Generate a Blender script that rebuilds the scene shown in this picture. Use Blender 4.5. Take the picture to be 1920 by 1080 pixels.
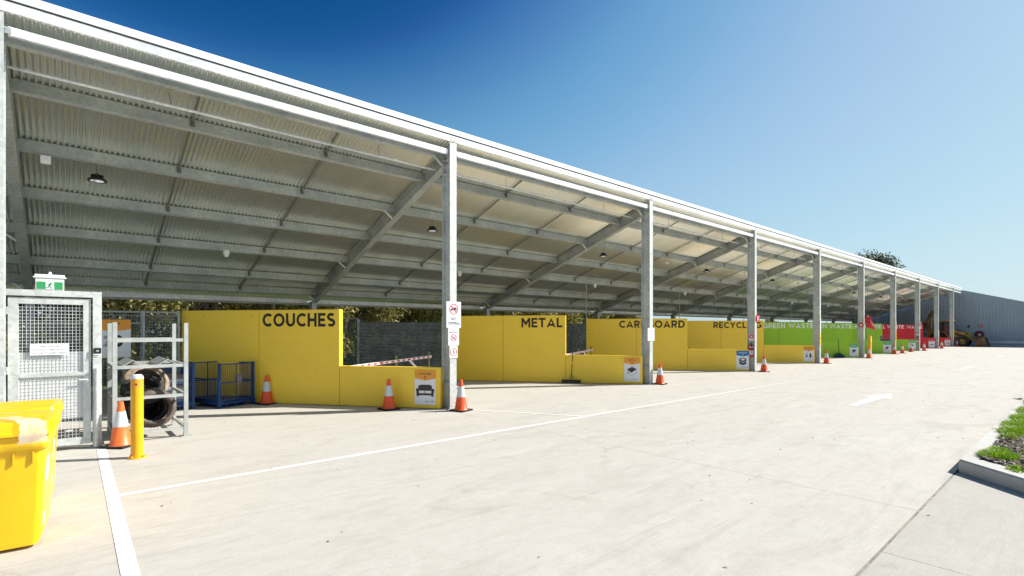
import bpy, bmesh, math, random
import numpy as np
from mathutils import Vector, Matrix, noise

random.seed(7)
rng = np.random.default_rng(7)
scene = bpy.context.scene
for _o in list(bpy.data.objects):
    bpy.data.objects.remove(_o)

# ------------------------------------------------------------------ camera
TH = math.radians(48.78)            # heading of the camera from the long axis of the shed
cam_data = bpy.data.cameras.new("camera")
cam = bpy.data.objects.new("camera", cam_data)
scene.collection.objects.link(cam)
cam.location = (0, 0, 1.7)
cam.rotation_euler = (math.radians(90), 0, TH - math.radians(90))
cam_data.sensor_width = 36
cam_data.lens = 955 / 1920 * 36
cam_data.shift_y = (617.2 - 540) / 1920
cam_data.clip_start = 0.05
cam_data.clip_end = 3000
scene.camera = cam

# ------------------------------------------------------------------ daylight
SUN_EL = math.radians(37)
SUN_AZ = Vector((0.867, -0.489, 0)).normalized()
world = bpy.data.worlds.new("World")
scene.world = world
world.use_nodes = True
wn = world.node_tree.nodes; wl = world.node_tree.links
bg = wn["Background"]
sky = wn.new("ShaderNodeTexSky")
sky.sky_type = 'NISHITA'
sky.sun_disc = False
sky.sun_elevation = SUN_EL
sky.sun_rotation = math.atan2(SUN_AZ.x, SUN_AZ.y)
sky.altitude = 0
sky.air_density = 1.0
sky.dust_density = 0.8
sky.ozone_density = 2.2
sc_ = wn.new("ShaderNodeVectorMath"); sc_.operation = 'SCALE'; sc_.inputs[3].default_value = 0.09
cv_ = wn.new("ShaderNodeRGBCurve")          # clear, polarised air: deeper blue away from the sun, soft shoulder near it
def _curve(c, pts):
    c.points[0].location = pts[0]; c.points[1].location = pts[-1]
    for p in pts[1:-1]: c.points.new(*p)
_curve(cv_.mapping.curves[0], [(0, 0), (.092, .008), (.102, .028), (.114, .075), (.15, .19), (.23, .37), (.32, .45), (.6, .61), (1, .69)])
_curve(cv_.mapping.curves[1], [(0, 0), (.10, .04), (.155, .09), (.172, .165), (.19, .255), (.22, .38), (.35, .59), (.6, .76), (1, .84)])
_curve(cv_.mapping.curves[2], [(0, 0), (.15, .12), (.265, .265), (.295, .39), (.33, .53), (.38, .66), (.5, .79), (.7, .87), (1, .92)])
cv_.mapping.extend = 'HORIZONTAL'; cv_.mapping.update()
s2_ = wn.new("ShaderNodeVectorMath"); s2_.operation = 'SCALE'; s2_.inputs[3].default_value = 3.0
wl.new(sky.outputs[0], sc_.inputs[0]); wl.new(sc_.outputs[0], cv_.inputs[1]); sp_ = wn.new("ShaderNodeSeparateColor"); cb_ = wn.new("ShaderNodeCombineColor"); m1_ = wn.new("ShaderNodeMath"); m1_.operation = 'MULTIPLY'; m1_.inputs[1].default_value = 1.06
m2_ = wn.new("ShaderNodeMath"); m2_.operation = 'MAXIMUM'     # keeps the haze at the horizon white instead of yellow
wl.new(cv_.outputs[0], sp_.inputs[0]); wl.new(sp_.outputs[1], m1_.inputs[0]); wl.new(m1_.outputs[0], m2_.inputs[0]); wl.new(sp_.outputs[2], m2_.inputs[1])
wl.new(sp_.outputs[0], cb_.inputs[0]); wl.new(sp_.outputs[1], cb_.inputs[1]); wl.new(m2_.outputs[0], cb_.inputs[2])
wl.new(cb_.outputs[0], s2_.inputs[0]); wl.new(s2_.outputs[0], bg.inputs[0])
bg.inputs[1].default_value = 0.134
sun_data = bpy.data.lights.new("sun", 'SUN')
sun_data.energy = 3.3
sun_data.angle = math.radians(0.5)
sun_data.color = (1.0, 0.95, 0.88)
sun = bpy.data.objects.new("sun", sun_data)
scene.collection.objects.link(sun)
sdir = Vector((SUN_AZ.x * math.cos(SUN_EL), SUN_AZ.y * math.cos(SUN_EL), math.sin(SUN_EL)))
sun.rotation_euler = (-sdir).to_track_quat('-Z', 'Y').to_euler()
sun.location = (40, -25, 30)
vs = scene.view_settings
vs.view_transform = 'Standard'; vs.look = 'None'; vs.gamma = 1
vs.use_curve_mapping = False
vs.exposure = 1.33
scene.cycles.max_bounces = 12
scene.cycles.diffuse_bounces = 8
scene.cycles.transparent_max_bounces = 16
scene.cycles.use_denoising = True

# ------------------------------------------------------------------ object helpers
COL = scene.collection
def link(o, parent=None):
    COL.objects.link(o)
    if parent is not None: o.parent = parent
    return o
def tag(o, label=None, cat=None, group=None, kind=None):
    if label: o["label"] = label
    if cat: o["category"] = cat
    if group: o["group"] = group
    if kind: o["kind"] = kind
    return o
def thing(name, label, cat, loc=(0, 0, 0), rz=0.0, group=None):
    o = bpy.data.objects.new(name, None)
    o.empty_display_size = 0.2
    link(o); o.location = loc; o.rotation_euler = (0, 0, rz)
    return tag(o, label, cat, group)
def put(name, mesh, parent=None, loc=(0, 0, 0), rot=(0, 0, 0)):
    o = bpy.data.objects.new(name, mesh)
    link(o, parent); o.location = loc; o.rotation_euler = rot
    return o
def copy_tree(o, parent=None):
    c = o.copy(); COL.objects.link(c); c.parent = parent
    for ch in list(o.children): copy_tree(ch, c)
    return c

class MB:
    """collects simple solids in one bmesh"""
    def __init__(s): s.bm = bmesh.new()
    def poly(s, pts, M=None):
        vs_ = [s.bm.verts.new(M @ Vector(p) if M else p) for p in pts]
        return s.bm.faces.new(vs_)
    def box(s, x0, x1, y0, y1, z0, z1, M=None, bev=0.0):
        P = [(x0,y0,z0),(x1,y0,z0),(x1,y1,z0),(x0,y1,z0),(x0,y0,z1),(x1,y0,z1),(x1,y1,z1),(x0,y1,z1)]
        v = [s.bm.verts.new(M @ Vector(p) if M else p) for p in P]
        fs = [s.bm.faces.new([v[i] for i in f]) for f in ((3,2,1,0),(4,5,6,7),(0,1,5,4),(1,2,6,5),(2,3,7,6),(3,0,4,7))]
        if bev > 0:
            es = {e for f in fs for e in f.edges}
            bmesh.ops.bevel(s.bm, geom=list(es), offset=bev, segments=2, affect='EDGES')
        return s
    def beam(s, p0, p1, w, h, up=(0, 0, 1)):
        p0 = Vector(p0); p1 = Vector(p1); d = p1 - p0; L = d.length
        x = d.normalized(); u = Vector(up)
        y = u.cross(x)
        if y.length < 1e-4: y = Vector((0, 1, 0)).cross(x)
        y.normalize(); z = x.cross(y)
        M = Matrix((x, y, z)).transposed().to_4x4(); M.translation = p0
        return s.box(0, L, -w/2, w/2, -h/2, h/2, M)
    def cyl(s, p0, p1, r0, r1=None, n=16, cap=True):
        if r1 is None: r1 = r0
        p0 = Vector(p0); p1 = Vector(p1); x = (p1 - p0).normalized()
        a = x.orthogonal().normalized(); b = x.cross(a)
        A = []; B = []
        for i in range(n):
            t = 2*math.pi*i/n; d = a*math.cos(t) + b*math.sin(t)
            A.append(s.bm.verts.new(p0 + d*r0)); B.append(s.bm.verts.new(p1 + d*r1))
        for i in range(n):
            s.bm.faces.new([A[i], A[(i+1) % n], B[(i+1) % n], B[i]])
        if cap:
            s.bm.faces.new(A[::-1]); s.bm.faces.new(B)
        return s
    def tube(s, pts, r, n=8):
        for i in range(len(pts)-1): s.cyl(pts[i], pts[i+1], r, r, n)
        return s
    def lathe(s, prof, n=24, M=None, closed=False, cap=True):
        rings = []
        for r, z in prof:
            ring = []
            for i in range(n):
                t = 2*math.pi*i/n; p = Vector((r*math.cos(t), r*math.sin(t), z))
                ring.append(s.bm.verts.new(M @ p if M else p))
            rings.append(ring)
        k = len(rings)
        for j in range(k if closed else k-1):
            A = rings[j]; B = rings[(j+1) % k]
            for i in range(n):
                s.bm.faces.new([A[i], A[(i+1) % n], B[(i+1) % n], B[i]])
        if not closed and cap:
            if prof[0][0] > 1e-6: s.bm.faces.new(rings[0][::-1])
            if prof[-1][0] > 1e-6: s.bm.faces.new(rings[-1])
        return s
    def prism(s, pts, y0, y1, M=None):
        """polygon in the xz plane pushed from y0 to y1"""
        A = [s.bm.verts.new(M @ Vector((x, y0, z)) if M else (x, y0, z)) for x, z in pts]
        B = [s.bm.verts.new(M @ Vector((x, y1, z)) if M else (x, y1, z)) for x, z in pts]
        n = len(pts)
        s.bm.faces.new(A); s.bm.faces.new(B[::-1])
        for i in range(n): s.bm.faces.new([A[i], B[i], B[(i+1) % n], A[(i+1) % n]])
        return s
    def mesh(s, name, mat, smooth=False, auto=None):
        bmesh.ops.remove_doubles(s.bm, verts=s.bm.verts, dist=1e-6)
        bmesh.ops.recalc_face_normals(s.bm, faces=s.bm.faces)
        me = bpy.data.meshes.new(name)
        if smooth:
            lim = math.radians(auto or 40)
            for f in s.bm.faces: f.smooth = True
            for e in s.bm.edges:
                if len(e.link_faces) == 2 and e.calc_face_angle(0) > lim: e.smooth = False
        s.bm.to_mesh(me); s.bm.free()
        me.materials.append(mat)
        return me
    def build(s, name, mat, parent=None, smooth=False, auto=None, loc=(0, 0, 0), rot=(0, 0, 0)):
        return put(name, s.mesh(name, mat, smooth, auto), parent, loc, rot)

def raw_mesh(name, verts, faces, mat, smooth=False):
    me = bpy.data.meshes.new(name)
    me.from_pydata([tuple(v) for v in verts], [], [tuple(f) for f in faces])
    me.materials.append(mat)
    if smooth: me.polygons.foreach_set("use_smooth", [True]*len(me.polygons))
    me.update()
    return me

_font_cache = {}
def text_mesh(name, body, mat, height=None, width=None, bold=0.0, depth=0.002, align='LEFT', spacing=1.0, line=1.0):
    """lettering in the local xz plane facing -y; height = cap height"""
    cu = bpy.data.curves.new(name, 'FONT')
    cu.body = body; cu.size = 1.0; cu.offset = bold; cu.extrude = 0
    cu.space_character = spacing; cu.space_line = line
    cu.align_x = align; cu.resolution_u = 3
    o = bpy.data.objects.new(name, cu); COL.objects.link(o)
    dg = bpy.context.evaluated_depsgraph_get(); dg.update()
    me = bpy.data.meshes.new_from_object(o.evaluated_get(dg))
    bpy.data.objects.remove(o); bpy.data.curves.remove(cu)
    n = len(me.vertices)
    co = np.zeros(n*3); me.vertices.foreach_get('co', co); co = co.reshape(-1, 3)
    x0, x1 = co[:, 0].min(), co[:, 0].max(); y0, y1 = co[:, 1].min(), co[:, 1].max()
    sy = (height / (y1-y0)) if height else 1
    sx = (width / (x1-x0)) if width else sy
    X = (co[:, 0]-x0)*sx; Y = (co[:, 1]-y0)*sy
    if align == 'CENTER': X = (co[:, 0]-(x0+x1)/2)*sx
    if align == 'RIGHT': X = (co[:, 0]-x1)*sx
    out = np.stack([X, np.zeros(n), Y], 1)
    me.vertices.foreach_set('co', out.ravel()); me.materials.clear(); me.materials.append(mat); me.name = name
    me.update()
    return me

# heavy sans lettering drawn as strokes: polylines in a cell one unit high
def _arc(cx, cy, rx, ry, a0, a1, n=14):
    return [(cx+rx*math.cos(math.radians(a0+(a1-a0)*k/n)), cy+ry*math.sin(math.radians(a0+(a1-a0)*k/n))) for k in range(n+1)]
W_ = 0.205; h_ = W_/2
GLYPH = {
 'C': (.84, [_arc(.50, .5, .40, .5-h_, 48, 312, 22)]), 'O': (1.0, [_arc(.5, .5, .5-h_, .5-h_, 0, 360, 32)]),
 'U': (.80, [[(h_, 1), (h_, .40)] + _arc(.40, .40, .40-h_, .40-h_, 180, 360, 14) + [(.80-h_, 1)]]),
 'H': (.78, [[(h_, 0), (h_, 1)], [(.78-h_, 0), (.78-h_, 1)], [(h_, .5), (.78-h_, .5)]]),
 'E': (.64, [[(h_, 0), (h_, 1)], [(h_, 1-h_), (.64, 1-h_)], [(h_, .5), (.58, .5)], [(h_, h_), (.64, h_)]]),
 'S': (.68, [_arc(.345, .715, .245, .1925, 35, 270, 14) + _arc(.345, .29, .255, .2, 88, -145, 14)]),
 'M': (.96, [[(h_, 0), (h_, 1)], [(.96-h_, 0), (.96-h_, 1)], [(.10, .98), (.48, .36), (.86, .98)]]),
 'T': (.76, [[(0, 1-h_), (.76, 1-h_)], [(.38, 0), (.38, 1)]]),
 'A': (.92, [[(.085, 0), (.46, .93), (.835, 0)], [(.22, .27), (.70, .27)]]),
 'L': (.60, [[(h_, 1), (h_, 0)], [(h_, h_), (.60, h_)]]),
 'R': (.76, [[(h_, 0), (h_, 1)], [(h_, 1-h_), (.42, 1-h_)] + _arc(.42, .665, .22, .335-h_, 90, -90, 10) + [(h_, .33+h_)], [(.38, .40), (.66, 0)]]),
 'D': (.84, [[(h_, 0), (h_, 1)], [(h_, 1-h_), (.36, 1-h_)] + _arc(.36, .5, .48-h_, .5-h_, 90, -90, 16) + [(h_, h_)]]),
 'B': (.74, [[(h_, 0), (h_, 1)], [(h_, 1-h_), (.42, 1-h_)] + _arc(.42, .735, .20, .265-h_, 90, -90, 10) + [(h_, .56)], [(.40, .56)] + _arc(.42, .30, .23, .30-h_, 90, -90, 10) + [(h_, h_)]]),
 'Y': (.86, [[(.08, 1), (.43, .46), (.78, 1)], [(.43, .46), (.43, 0)]]), 'I': (W_, [[(h_, 0), (h_, 1)]]),
 'N': (.82, [[(h_, 0), (h_, 1)], [(.82-h_, 0), (.82-h_, 1)], [(.10, .97), (.72, .03)]]),
 'G': (.90, [_arc(.50, .5, .40, .5-h_, 48, 345, 24) + [(.82, .47), (.52, .47)]]),
 'W': (1.30, [[(.09, 1), (.37, .07), (.65, .93), (.93, .07), (1.21, 1)]]), ' ': (.34, []),
}
def ribbon(pts, w):
    """both edges of a mitred stroke"""
    P = [Vector(p) for p in pts]; n = len(P); closed = (P[0]-P[-1]).length < 1e-4; L = []; R = []
    for i in range(n):
        if closed: a = P[i]-P[i-1 if i else n-2]; b = P[(i+1) if i < n-1 else 1]-P[i]
        else: a = P[i]-P[i-1] if i else P[1]-P[0]; b = P[i+1]-P[i] if i < n-1 else P[i]-P[i-1]
        a = a.normalized(); b = b.normalized(); t = (a+b).normalized() if (a+b).length > 1e-3 else a
        s = Vector((-t.y, t.x)); k = 1/max(.45, abs(s.dot(Vector((-a.y, a.x)))))
        L.append(P[i]+s*w/2*k); R.append(P[i]-s*w/2*k)
    return L, R
def stroke_text(name, word, mat, height, width, gap=.13):
    adv = []; x = 0
    for ch in word: adv.append(x); x += GLYPH[ch][0]+gap
    tot = x-gap; sx = width/tot; vv = []; ff = []; lay = 0
    for ch, x0 in zip(word, adv):
        for q, line in enumerate(GLYPH[ch][1]):
            L, R = ribbon(line, W_); o = len(vv)
            for a, b in zip(L, R):
                for p in (a, b): vv.append(((x0+p.x)*sx, -0.0004*q, min(1.0, max(0.0, p.y))*height))
            for i in range(len(line)-1): ff.append((o+2*i, o+2*i+1, o+2*i+3, o+2*i+2))
    return raw_mesh(name, vv, ff, mat)

# ------------------------------------------------------------------ materials
def new_mat(name):
    m = bpy.data.materials.new(name); m.use_nodes = True
    nt = m.node_tree; return m, nt, nt.nodes, nt.links, nt.nodes["Principled BSDF"]
def ramp(nd, c0, c1, p0=0.0, p1=1.0):
    r = nd.new("ShaderNodeValToRGB"); e = r.color_ramp.elements
    e[0].position = p0; e[1].position = p1
    e[0].color = (*c0, 1) if len(c0) == 3 else c0; e[1].color = (*c1, 1) if len(c1) == 3 else c1
    return r
def coords(nd, lk, scale=(1, 1, 1), obj=True, rot=(0, 0, 0)):
    tc = nd.new("ShaderNodeTexCoord"); mp = nd.new("ShaderNodeMapping")
    mp.inputs["Scale"].default_value = scale; mp.inputs["Rotation"].default_value = rot
    lk.new(tc.outputs["Object" if obj else "Generated"], mp.inputs[0]); return mp
def noise_n(nd, lk, src, scale, detail=4, rough=0.6, dist=0.0):
    n = nd.new("ShaderNodeTexNoise"); n.inputs["Scale"].default_value = scale
    n.inputs["Detail"].default_value = detail; n.inputs["Roughness"].default_value = rough
    n.inputs["Distortion"].default_value = dist
    lk.new(src.outputs[0], n.inputs[0]); return n
def mixc(nd, lk, a, b, fac, mode='MIX'):
    m = nd.new("ShaderNodeMix"); m.data_type = 'RGBA'; m.blend_type = mode
    for i, s in ((6, a), (7, b)):
        if isinstance(s, tuple): m.inputs[i].default_value = (*s, 1)
        else: lk.new(s, m.inputs[i])
    if isinstance(fac, (int, float)): m.inputs[0].default_value = fac
    else: lk.new(fac, m.inputs[0])
    return m.outputs[2]
def paint(name, col, rough=0.5, metal=0.0, var=0.08, scale=3.0, bump=0.0, bscale=60, spec=0.5, coat=0.0, emit=0.0):
    m, nt, nd, lk, bs = new_mat(name)
    mp = coords(nd, lk)
    n = noise_n(nd, lk, mp, scale, 6, 0.65)
    r = ramp(nd, tuple(max(0, c*(1-var*2)) for c in col), tuple(min(1, c*(1+var)) for c in col), 0.3, 0.65)
    lk.new(n.outputs[0], r.inputs[0]); lk.new(r.outputs[0], bs.inputs["Base Color"])
    rr = nd.new("ShaderNodeMapRange"); rr.inputs[3].default_value = max(0.05, rough-0.1); rr.inputs[4].default_value = min(1, rough+0.12)
    lk.new(n.outputs[0], rr.inputs[0]); lk.new(rr.outputs[0], bs.inputs["Roughness"])
    bs.inputs["Metallic"].default_value = metal
    bs.inputs["Specular IOR Level"].default_value = spec
    bs.inputs["Coat Weight"].default_value = coat
    if bump > 0:
        n2 = noise_n(nd, lk, mp, bscale, 3, 0.6)
        b = nd.new("ShaderNodeBump"); b.inputs["Strength"].default_value = bump; b.inputs["Distance"].default_value = 0.01
        lk.new(n2.outputs[0], b.inputs["Height"]); lk.new(b.outputs[0], bs.inputs["Normal"])
    if emit > 0:
        bs.inputs["Emission Color"].default_value = (*col, 1); bs.inputs["Emission Strength"].default_value = emit
    return m
def galv(name, base=(0.46, 0.48, 0.48), rough=0.42, metal=0.6, spangle=22, streak=True):
    m, nt, nd, lk, bs = new_mat(name)
    mp = coords(nd, lk)
    v = nd.new("ShaderNodeTexVoronoi"); v.inputs["Scale"].default_value = spangle
    n0 = noise_n(nd, lk, mp, 9, 3, 0.6)
    mv = nd.new("ShaderNodeVectorMath"); mv.operation = 'MULTIPLY_ADD'
    lk.new(n0.outputs[1], mv.inputs[0]); mv.inputs[1].default_value = (0.06, 0.06, 0.06); lk.new(mp.outputs[0], mv.inputs[2])
    lk.new(mv.outputs[0], v.inputs[0])
    sep = nd.new("ShaderNodeSeparateColor"); lk.new(v.outputs["Color"], sep.inputs[0])
    n = noise_n(nd, lk, mp, 1.3, 5, 0.6)
    r1 = ramp(nd, tuple(c*0.86 for c in base), tuple(min(1, c*1.1) for c in base), 0.0, 1.0)
    lk.new(sep.outputs[0], r1.inputs[0])
    r2 = ramp(nd, (0.72, 0.74, 0.76), (1.06, 1.05, 1.02), 0.3, 0.7); lk.new(n.outputs[0], r2.inputs[0])
    lk.new(mixc(nd, lk, r1.outputs[0], r2.outputs[0], 1.0, 'MULTIPLY'), bs.inputs["Base Color"])
    mr = nd.new("ShaderNodeMapRange"); mr.inputs[3].default_value = rough-0.1; mr.inputs[4].default_value = rough+0.15
    lk.new(sep.outputs[1], mr.inputs[0]); lk.new(mr.outputs[0], bs.inputs["Roughness"])
    bs.inputs["Metallic"].default_value = metal
    return m

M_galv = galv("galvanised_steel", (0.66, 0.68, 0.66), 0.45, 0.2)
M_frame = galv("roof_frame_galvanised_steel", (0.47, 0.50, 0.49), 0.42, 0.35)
M_bridge = paint("dull_bridging_steel", (0.17, 0.17, 0.15), 0.5, 0.4)
M_galv_dull = galv("weathered_galvanised_steel", (0.46, 0.48, 0.48), 0.5, 0.4)
M_bright = galv("bright_zinc_steel", (0.86, 0.87, 0.88), 0.42, 0.08)
M_white_metal = paint("white_flashing", (0.78, 0.79, 0.80), 0.4, 0.0, 0.02, 1.0)
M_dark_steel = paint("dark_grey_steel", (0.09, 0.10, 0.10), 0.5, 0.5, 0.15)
M_black = paint("black_plastic", (0.015, 0.015, 0.017), 0.45, 0.0, 0.1)
M_black_paint = paint("black_lettering", (0.018, 0.014, 0.012), 0.6, 0.0, 0.05)
M_white_paint = paint("white_lettering", (0.90, 0.91, 0.88), 0.6, 0.0, 0.04)
M_orange = paint("cone_orange", (0.85, 0.10, 0.02), 0.38, 0.0, 0.05, 8)
M_orange_sun = paint("faded_cone_orange", (0.88, 0.17, 0.03), 0.42, 0.0, 0.05, 8)
M_cone_white = paint("cone_reflective_white", (0.62, 0.66, 0.66), 0.35, 0.0, 0.04, 12)
M_rubber = paint("black_rubber", (0.022, 0.021, 0.02), 0.8, 0.0, 0.3, 12, 0.3)
M_tyre = paint("dusty_tyre_rubber", (0.12, 0.095, 0.075), 0.85, 0.0, 0.35, 6, 0.6, 40)
M_tyre_pale = paint("pale_dusty_rubber", (0.24, 0.19, 0.145), 0.9, 0.0, 0.3, 6, 0.6, 40)
M_tyre_dark = paint("tyre_rubber", (0.03, 0.028, 0.026), 0.85, 0.0, 0.3, 9, 0.4, 40)
M_bin = paint("yellow_bin_plastic", (0.88, 0.53, 0.003), 0.33, 0.0, 0.02, 5, 0.05, 30, coat=0.15)
M_bollard = paint("yellow_bollard_paint", (0.84, 0.42, 0.006), 0.36, 0.0, 0.05, 5)
M_sign_white = paint("white_sign_face", (0.80, 0.80, 0.81), 0.4, 0.0, 0.015, 4)
M_sign_red = paint("red_sign_print", (0.66, 0.03, 0.03), 0.5, 0.0, 0.02)
M_sign_orange = paint("orange_sign_print", (0.85, 0.34, 0.03), 0.5, 0.0, 0.02)
M_sign_blue = paint("blue_sign_print", (0.02, 0.16, 0.42), 0.5, 0.0, 0.02)
M_sign_green = paint("green_sign_print", (0.03, 0.30, 0.10), 0.5, 0.0, 0.02)
M_sign_greenw = paint("green_waste_sign_print", (0.10, 0.42, 0.14), 0.5, 0.0, 0.02)
M_sign_dark = paint("dark_print", (0.05, 0.035, 0.035), 0.6, 0.0, 0.02)
M_sign_grey = paint("grey_print", (0.30, 0.31, 0.34), 0.6, 0.0, 0.02)
M_sign_navy = paint("navy_print", (0.05, 0.05, 0.12), 0.6, 0.0, 0.02)
M_sign_yellow = paint("yellow_sign_print", (0.85, 0.62, 0.02), 0.5, 0.0, 0.02)
M_blue = paint("blue_powder_coat", (0.012, 0.055, 0.19), 0.42, 0.1, 0.15, 8)
M_red = paint("glossy_red", (0.60, 0.02, 0.02), 0.3, 0.0, 0.05, 6, coat=0.3)
M_rack = paint("grey_rack_steel", (0.50, 0.52, 0.50), 0.45, 0.35, 0.08, 6)
M_lamp = paint("lamp_diffuser", (0.95, 0.93, 0.85), 0.4, 0.0, 0.0, 1, emit=0.35)

def wall_paint(name, col):
    m, nt, nd, lk, bs = new_mat(name)
    mp = coords(nd, lk, (0.6, 1, 1.4))
    n = noise_n(nd, lk, mp, 1.1, 8, 0.62)
    r = ramp(nd, tuple(c*0.95 for c in col), tuple(min(1, c*1.02) for c in col), 0.30, 0.62); lk.new(n.outputs[0], r.inputs[0])
    mp2 = coords(nd, lk, (7, 7, 0.5)); n2 = noise_n(nd, lk, mp2, 1.6, 6, 0.7)
    r2 = ramp(nd, (0.92, 0.91, 0.88), (1, 1, 1), 0.26, 0.42); lk.new(n2.outputs[0], r2.inputs[0])
    c = mixc(nd, lk, r.outputs[0], r2.outputs[0], 1.0, 'MULTIPLY')
    # scuffs low on the panel
    mp3 = coords(nd, lk, (2.5, 2.5, 5)); n3 = noise_n(nd, lk, mp3, 4, 8, 0.75)
    r3 = ramp(nd, (1, 1, 1), (0.72, 0.68, 0.60), 0.66, 0.80); lk.new(n3.outputs[0], r3.inputs[0])
    c = mixc(nd, lk, c, r3.outputs[0], 0.5, 'MULTIPLY')
    mp5 = coords(nd, lk, (9, 9, 0.8)); n5 = noise_n(nd, lk, mp5, 1.0, 6, 0.75)
    r5 = ramp(nd, (0.80, 0.77, 0.70), (1, 1, 1), 0.27, 0.40); lk.new(n5.outputs[0], r5.inputs[0])
    c = mixc(nd, lk, c, r5.outputs[0], 0.55, 'MULTIPLY')
    v5 = nd.new("ShaderNodeTexVoronoi"); v5.inputs["Scale"].default_value = 1.1; lk.new(mp.outputs[0], v5.inputs[0])
    r6 = ramp(nd, (0.25, 0.2, 0.12), (1, 1, 1), 0.018, 0.03); lk.new(v5.outputs["Distance"], r6.inputs[0])
    c = mixc(nd, lk, c, r6.outputs[0], 0.8, 'MULTIPLY')
    lk.new(c, bs.inputs["Base Color"])
    bs.inputs["Roughness"].default_value = 0.48
    n4 = noise_n(nd, lk, mp, 60, 3, 0.6)
    b = nd.new("ShaderNodeBump"); b.inputs["Strength"].default_value = 0.12; b.inputs["Distance"].default_value = 0.004
    lk.new(n4.outputs[0], b.inputs["Height"]); lk.new(b.outputs[0], bs.inputs["Normal"])
    return m
M_yellow_wall = wall_paint("yellow_painted_concrete", (0.99, 0.655, 0.05))
M_green_wall = wall_paint("green_painted_concrete", (0.35, 0.60, 0.015))
M_red_wall = wall_paint("red_painted_concrete", (0.66, 0.006, 0.010))

def concrete(name, base, dark, warm, amt=1.0, brushed=1.0):
    m, nt, nd, lk, bs = new_mat(name)
    tc = nd.new("ShaderNodeTexCoord")
    geo = nd.new("ShaderNodeNewGeometry")
    def mpp(s, rot=0):
        mp = nd.new("ShaderNodeMapping"); mp.inputs["Scale"].default_value = s; mp.inputs["Rotation"].default_value = (0, 0, rot)
        lk.new(geo.outputs["Position"], mp.inputs[0]); return mp
    big = noise_n(nd, lk, mpp((0.16, 0.22, 1)), 1.0, 7, 0.62, 0.6)
    r1 = ramp(nd, warm, base, 0.30, 0.62); lk.new(big.outputs[0], r1.inputs[0])
    med = noise_n(nd, lk, mpp((0.55, 1.5, 1), 0.25), 1.3, 9, 0.68, 1.2)
    r2 = ramp(nd, dark, (1, 1, 1), 0.33, 0.52); lk.new(med.outputs[0], r2.inputs[0])
    c = mixc(nd, lk, r1.outputs[0], r2.outputs[0], 0.38*amt, 'MULTIPLY')
    mo = noise_n(nd, lk, mpp((1, 1.3, 1), 0.5), 6.5, 8, 0.78, 0.4)
    r2b = ramp(nd, (0.84, 0.84, 0.81), (1.03, 1.03, 1.03), 0.30, 0.60); lk.new(mo.outputs[0], r2b.inputs[0])
    c = mixc(nd, lk, c, r2b.outputs[0], 0.55, 'MULTIPLY')
    sn = noise_n(nd, lk, mpp((1.0, 1.15, 1), 0.2), 0.62, 9, 0.70, 0.9)
    rs_ = ramp(nd, (1, 1, 1), (0.80, 0.78, 0.735), 0.58, 0.70); lk.new(sn.outputs[0], rs_.inputs[0])
    c = mixc(nd, lk, c, rs_.outputs[0], 0.75*amt, 'MULTIPLY')
    vs_ = nd.new("ShaderNodeTexVoronoi"); vs_.inputs["Scale"].default_value = 0.75; wb2 = nd.new("ShaderNodeVectorMath"); wb2.operation = 'ADD'
    nb2 = noise_n(nd, lk, mpp((1, 1, 1)), 5, 4, 0.6); sc2 = nd.new("ShaderNodeVectorMath"); sc2.operation = 'SCALE'; sc2.inputs[3].default_value = 0.25
    lk.new(nb2.outputs[1], sc2.inputs[0]); lk.new(mpp((1, 1, 1)).outputs[0], wb2.inputs[0]); lk.new(sc2.outputs[0], wb2.inputs[1]); lk.new(wb2.outputs[0], vs_.inputs[0])
    rv = ramp(nd, (0.80, 0.79, 0.76), (1, 1, 1), 0.03, 0.075); lk.new(vs_.outputs["Distance"], rv.inputs[0])
    c = mixc(nd, lk, c, rv.outputs[0], 0.55*amt, 'MULTIPLY')
    # hairline cracks and curved tyre smears
    vc = nd.new("ShaderNodeTexVoronoi"); vc.feature = 'DISTANCE_TO_EDGE'; vc.inputs["Scale"].default_value = 0.16
    wob = noise_n(nd, lk, mpp((1, 1, 1)), 1.1, 6, 0.7); va = nd.new("ShaderNodeVectorMath"); va.operation = 'ADD'
    lk.new(mpp((1, 1, 1)).outputs[0], va.inputs[0]); lk.new(wob.outputs[1], va.inputs[1]); lk.new(va.outputs[0], vc.inputs[0])
    rc = ramp(nd, (0.62, 0.60, 0.55), (1, 1, 1), 0.0, 0.0022); lk.new(vc.outputs["Distance"], rc.inputs[0])
    msk = noise_n(nd, lk, mpp((1, 1, 1)), 0.35, 2, 0.5); rm = ramp(nd, (0, 0, 0), (1, 1, 1), 0.52, 0.6); lk.new(msk.outputs[0], rm.inputs[0])
    cc = mixc(nd, lk, (1.0, 1.0, 1.0), rc.outputs[0], rm.outputs[0])
    c = mixc(nd, lk, c, cc, 0.45, 'MULTIPLY')
    # tyre scuffs running with the traffic
    st = noise_n(nd, lk, mpp((0.35, 4.5, 1), 0.04), 1.6, 8, 0.72, 0.8)
    r3 = ramp(nd, (0.70, 0.69, 0.68), (1, 1, 1), 0.34, 0.46); lk.new(st.outputs[0], r3.inputs[0])
    c = mixc(nd, lk, c, r3.outputs[0], 0.32*amt, 'MULTIPLY')
    wh = noise_n(nd, lk, mpp((0.5, 1.2, 1), -0.35), 1.1, 9, 0.72, 1.0)
    r3b = ramp(nd, (1, 1, 1), (1.16, 1.16, 1.15), 0.55, 0.68); lk.new(wh.outputs[0], r3b.inputs[0])
    c = mixc(nd, lk, c, r3b.outputs[0], 0.5*amt, 'MULTIPLY')
    fine = noise_n(nd, lk, mpp((1, 1, 1)), 55, 5, 0.7)
    r4 = ramp(nd, (0.86, 0.86, 0.85), (1.05, 1.05, 1.05), 0.3, 0.7); lk.new(fine.outputs[0], r4.inputs[0])
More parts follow.
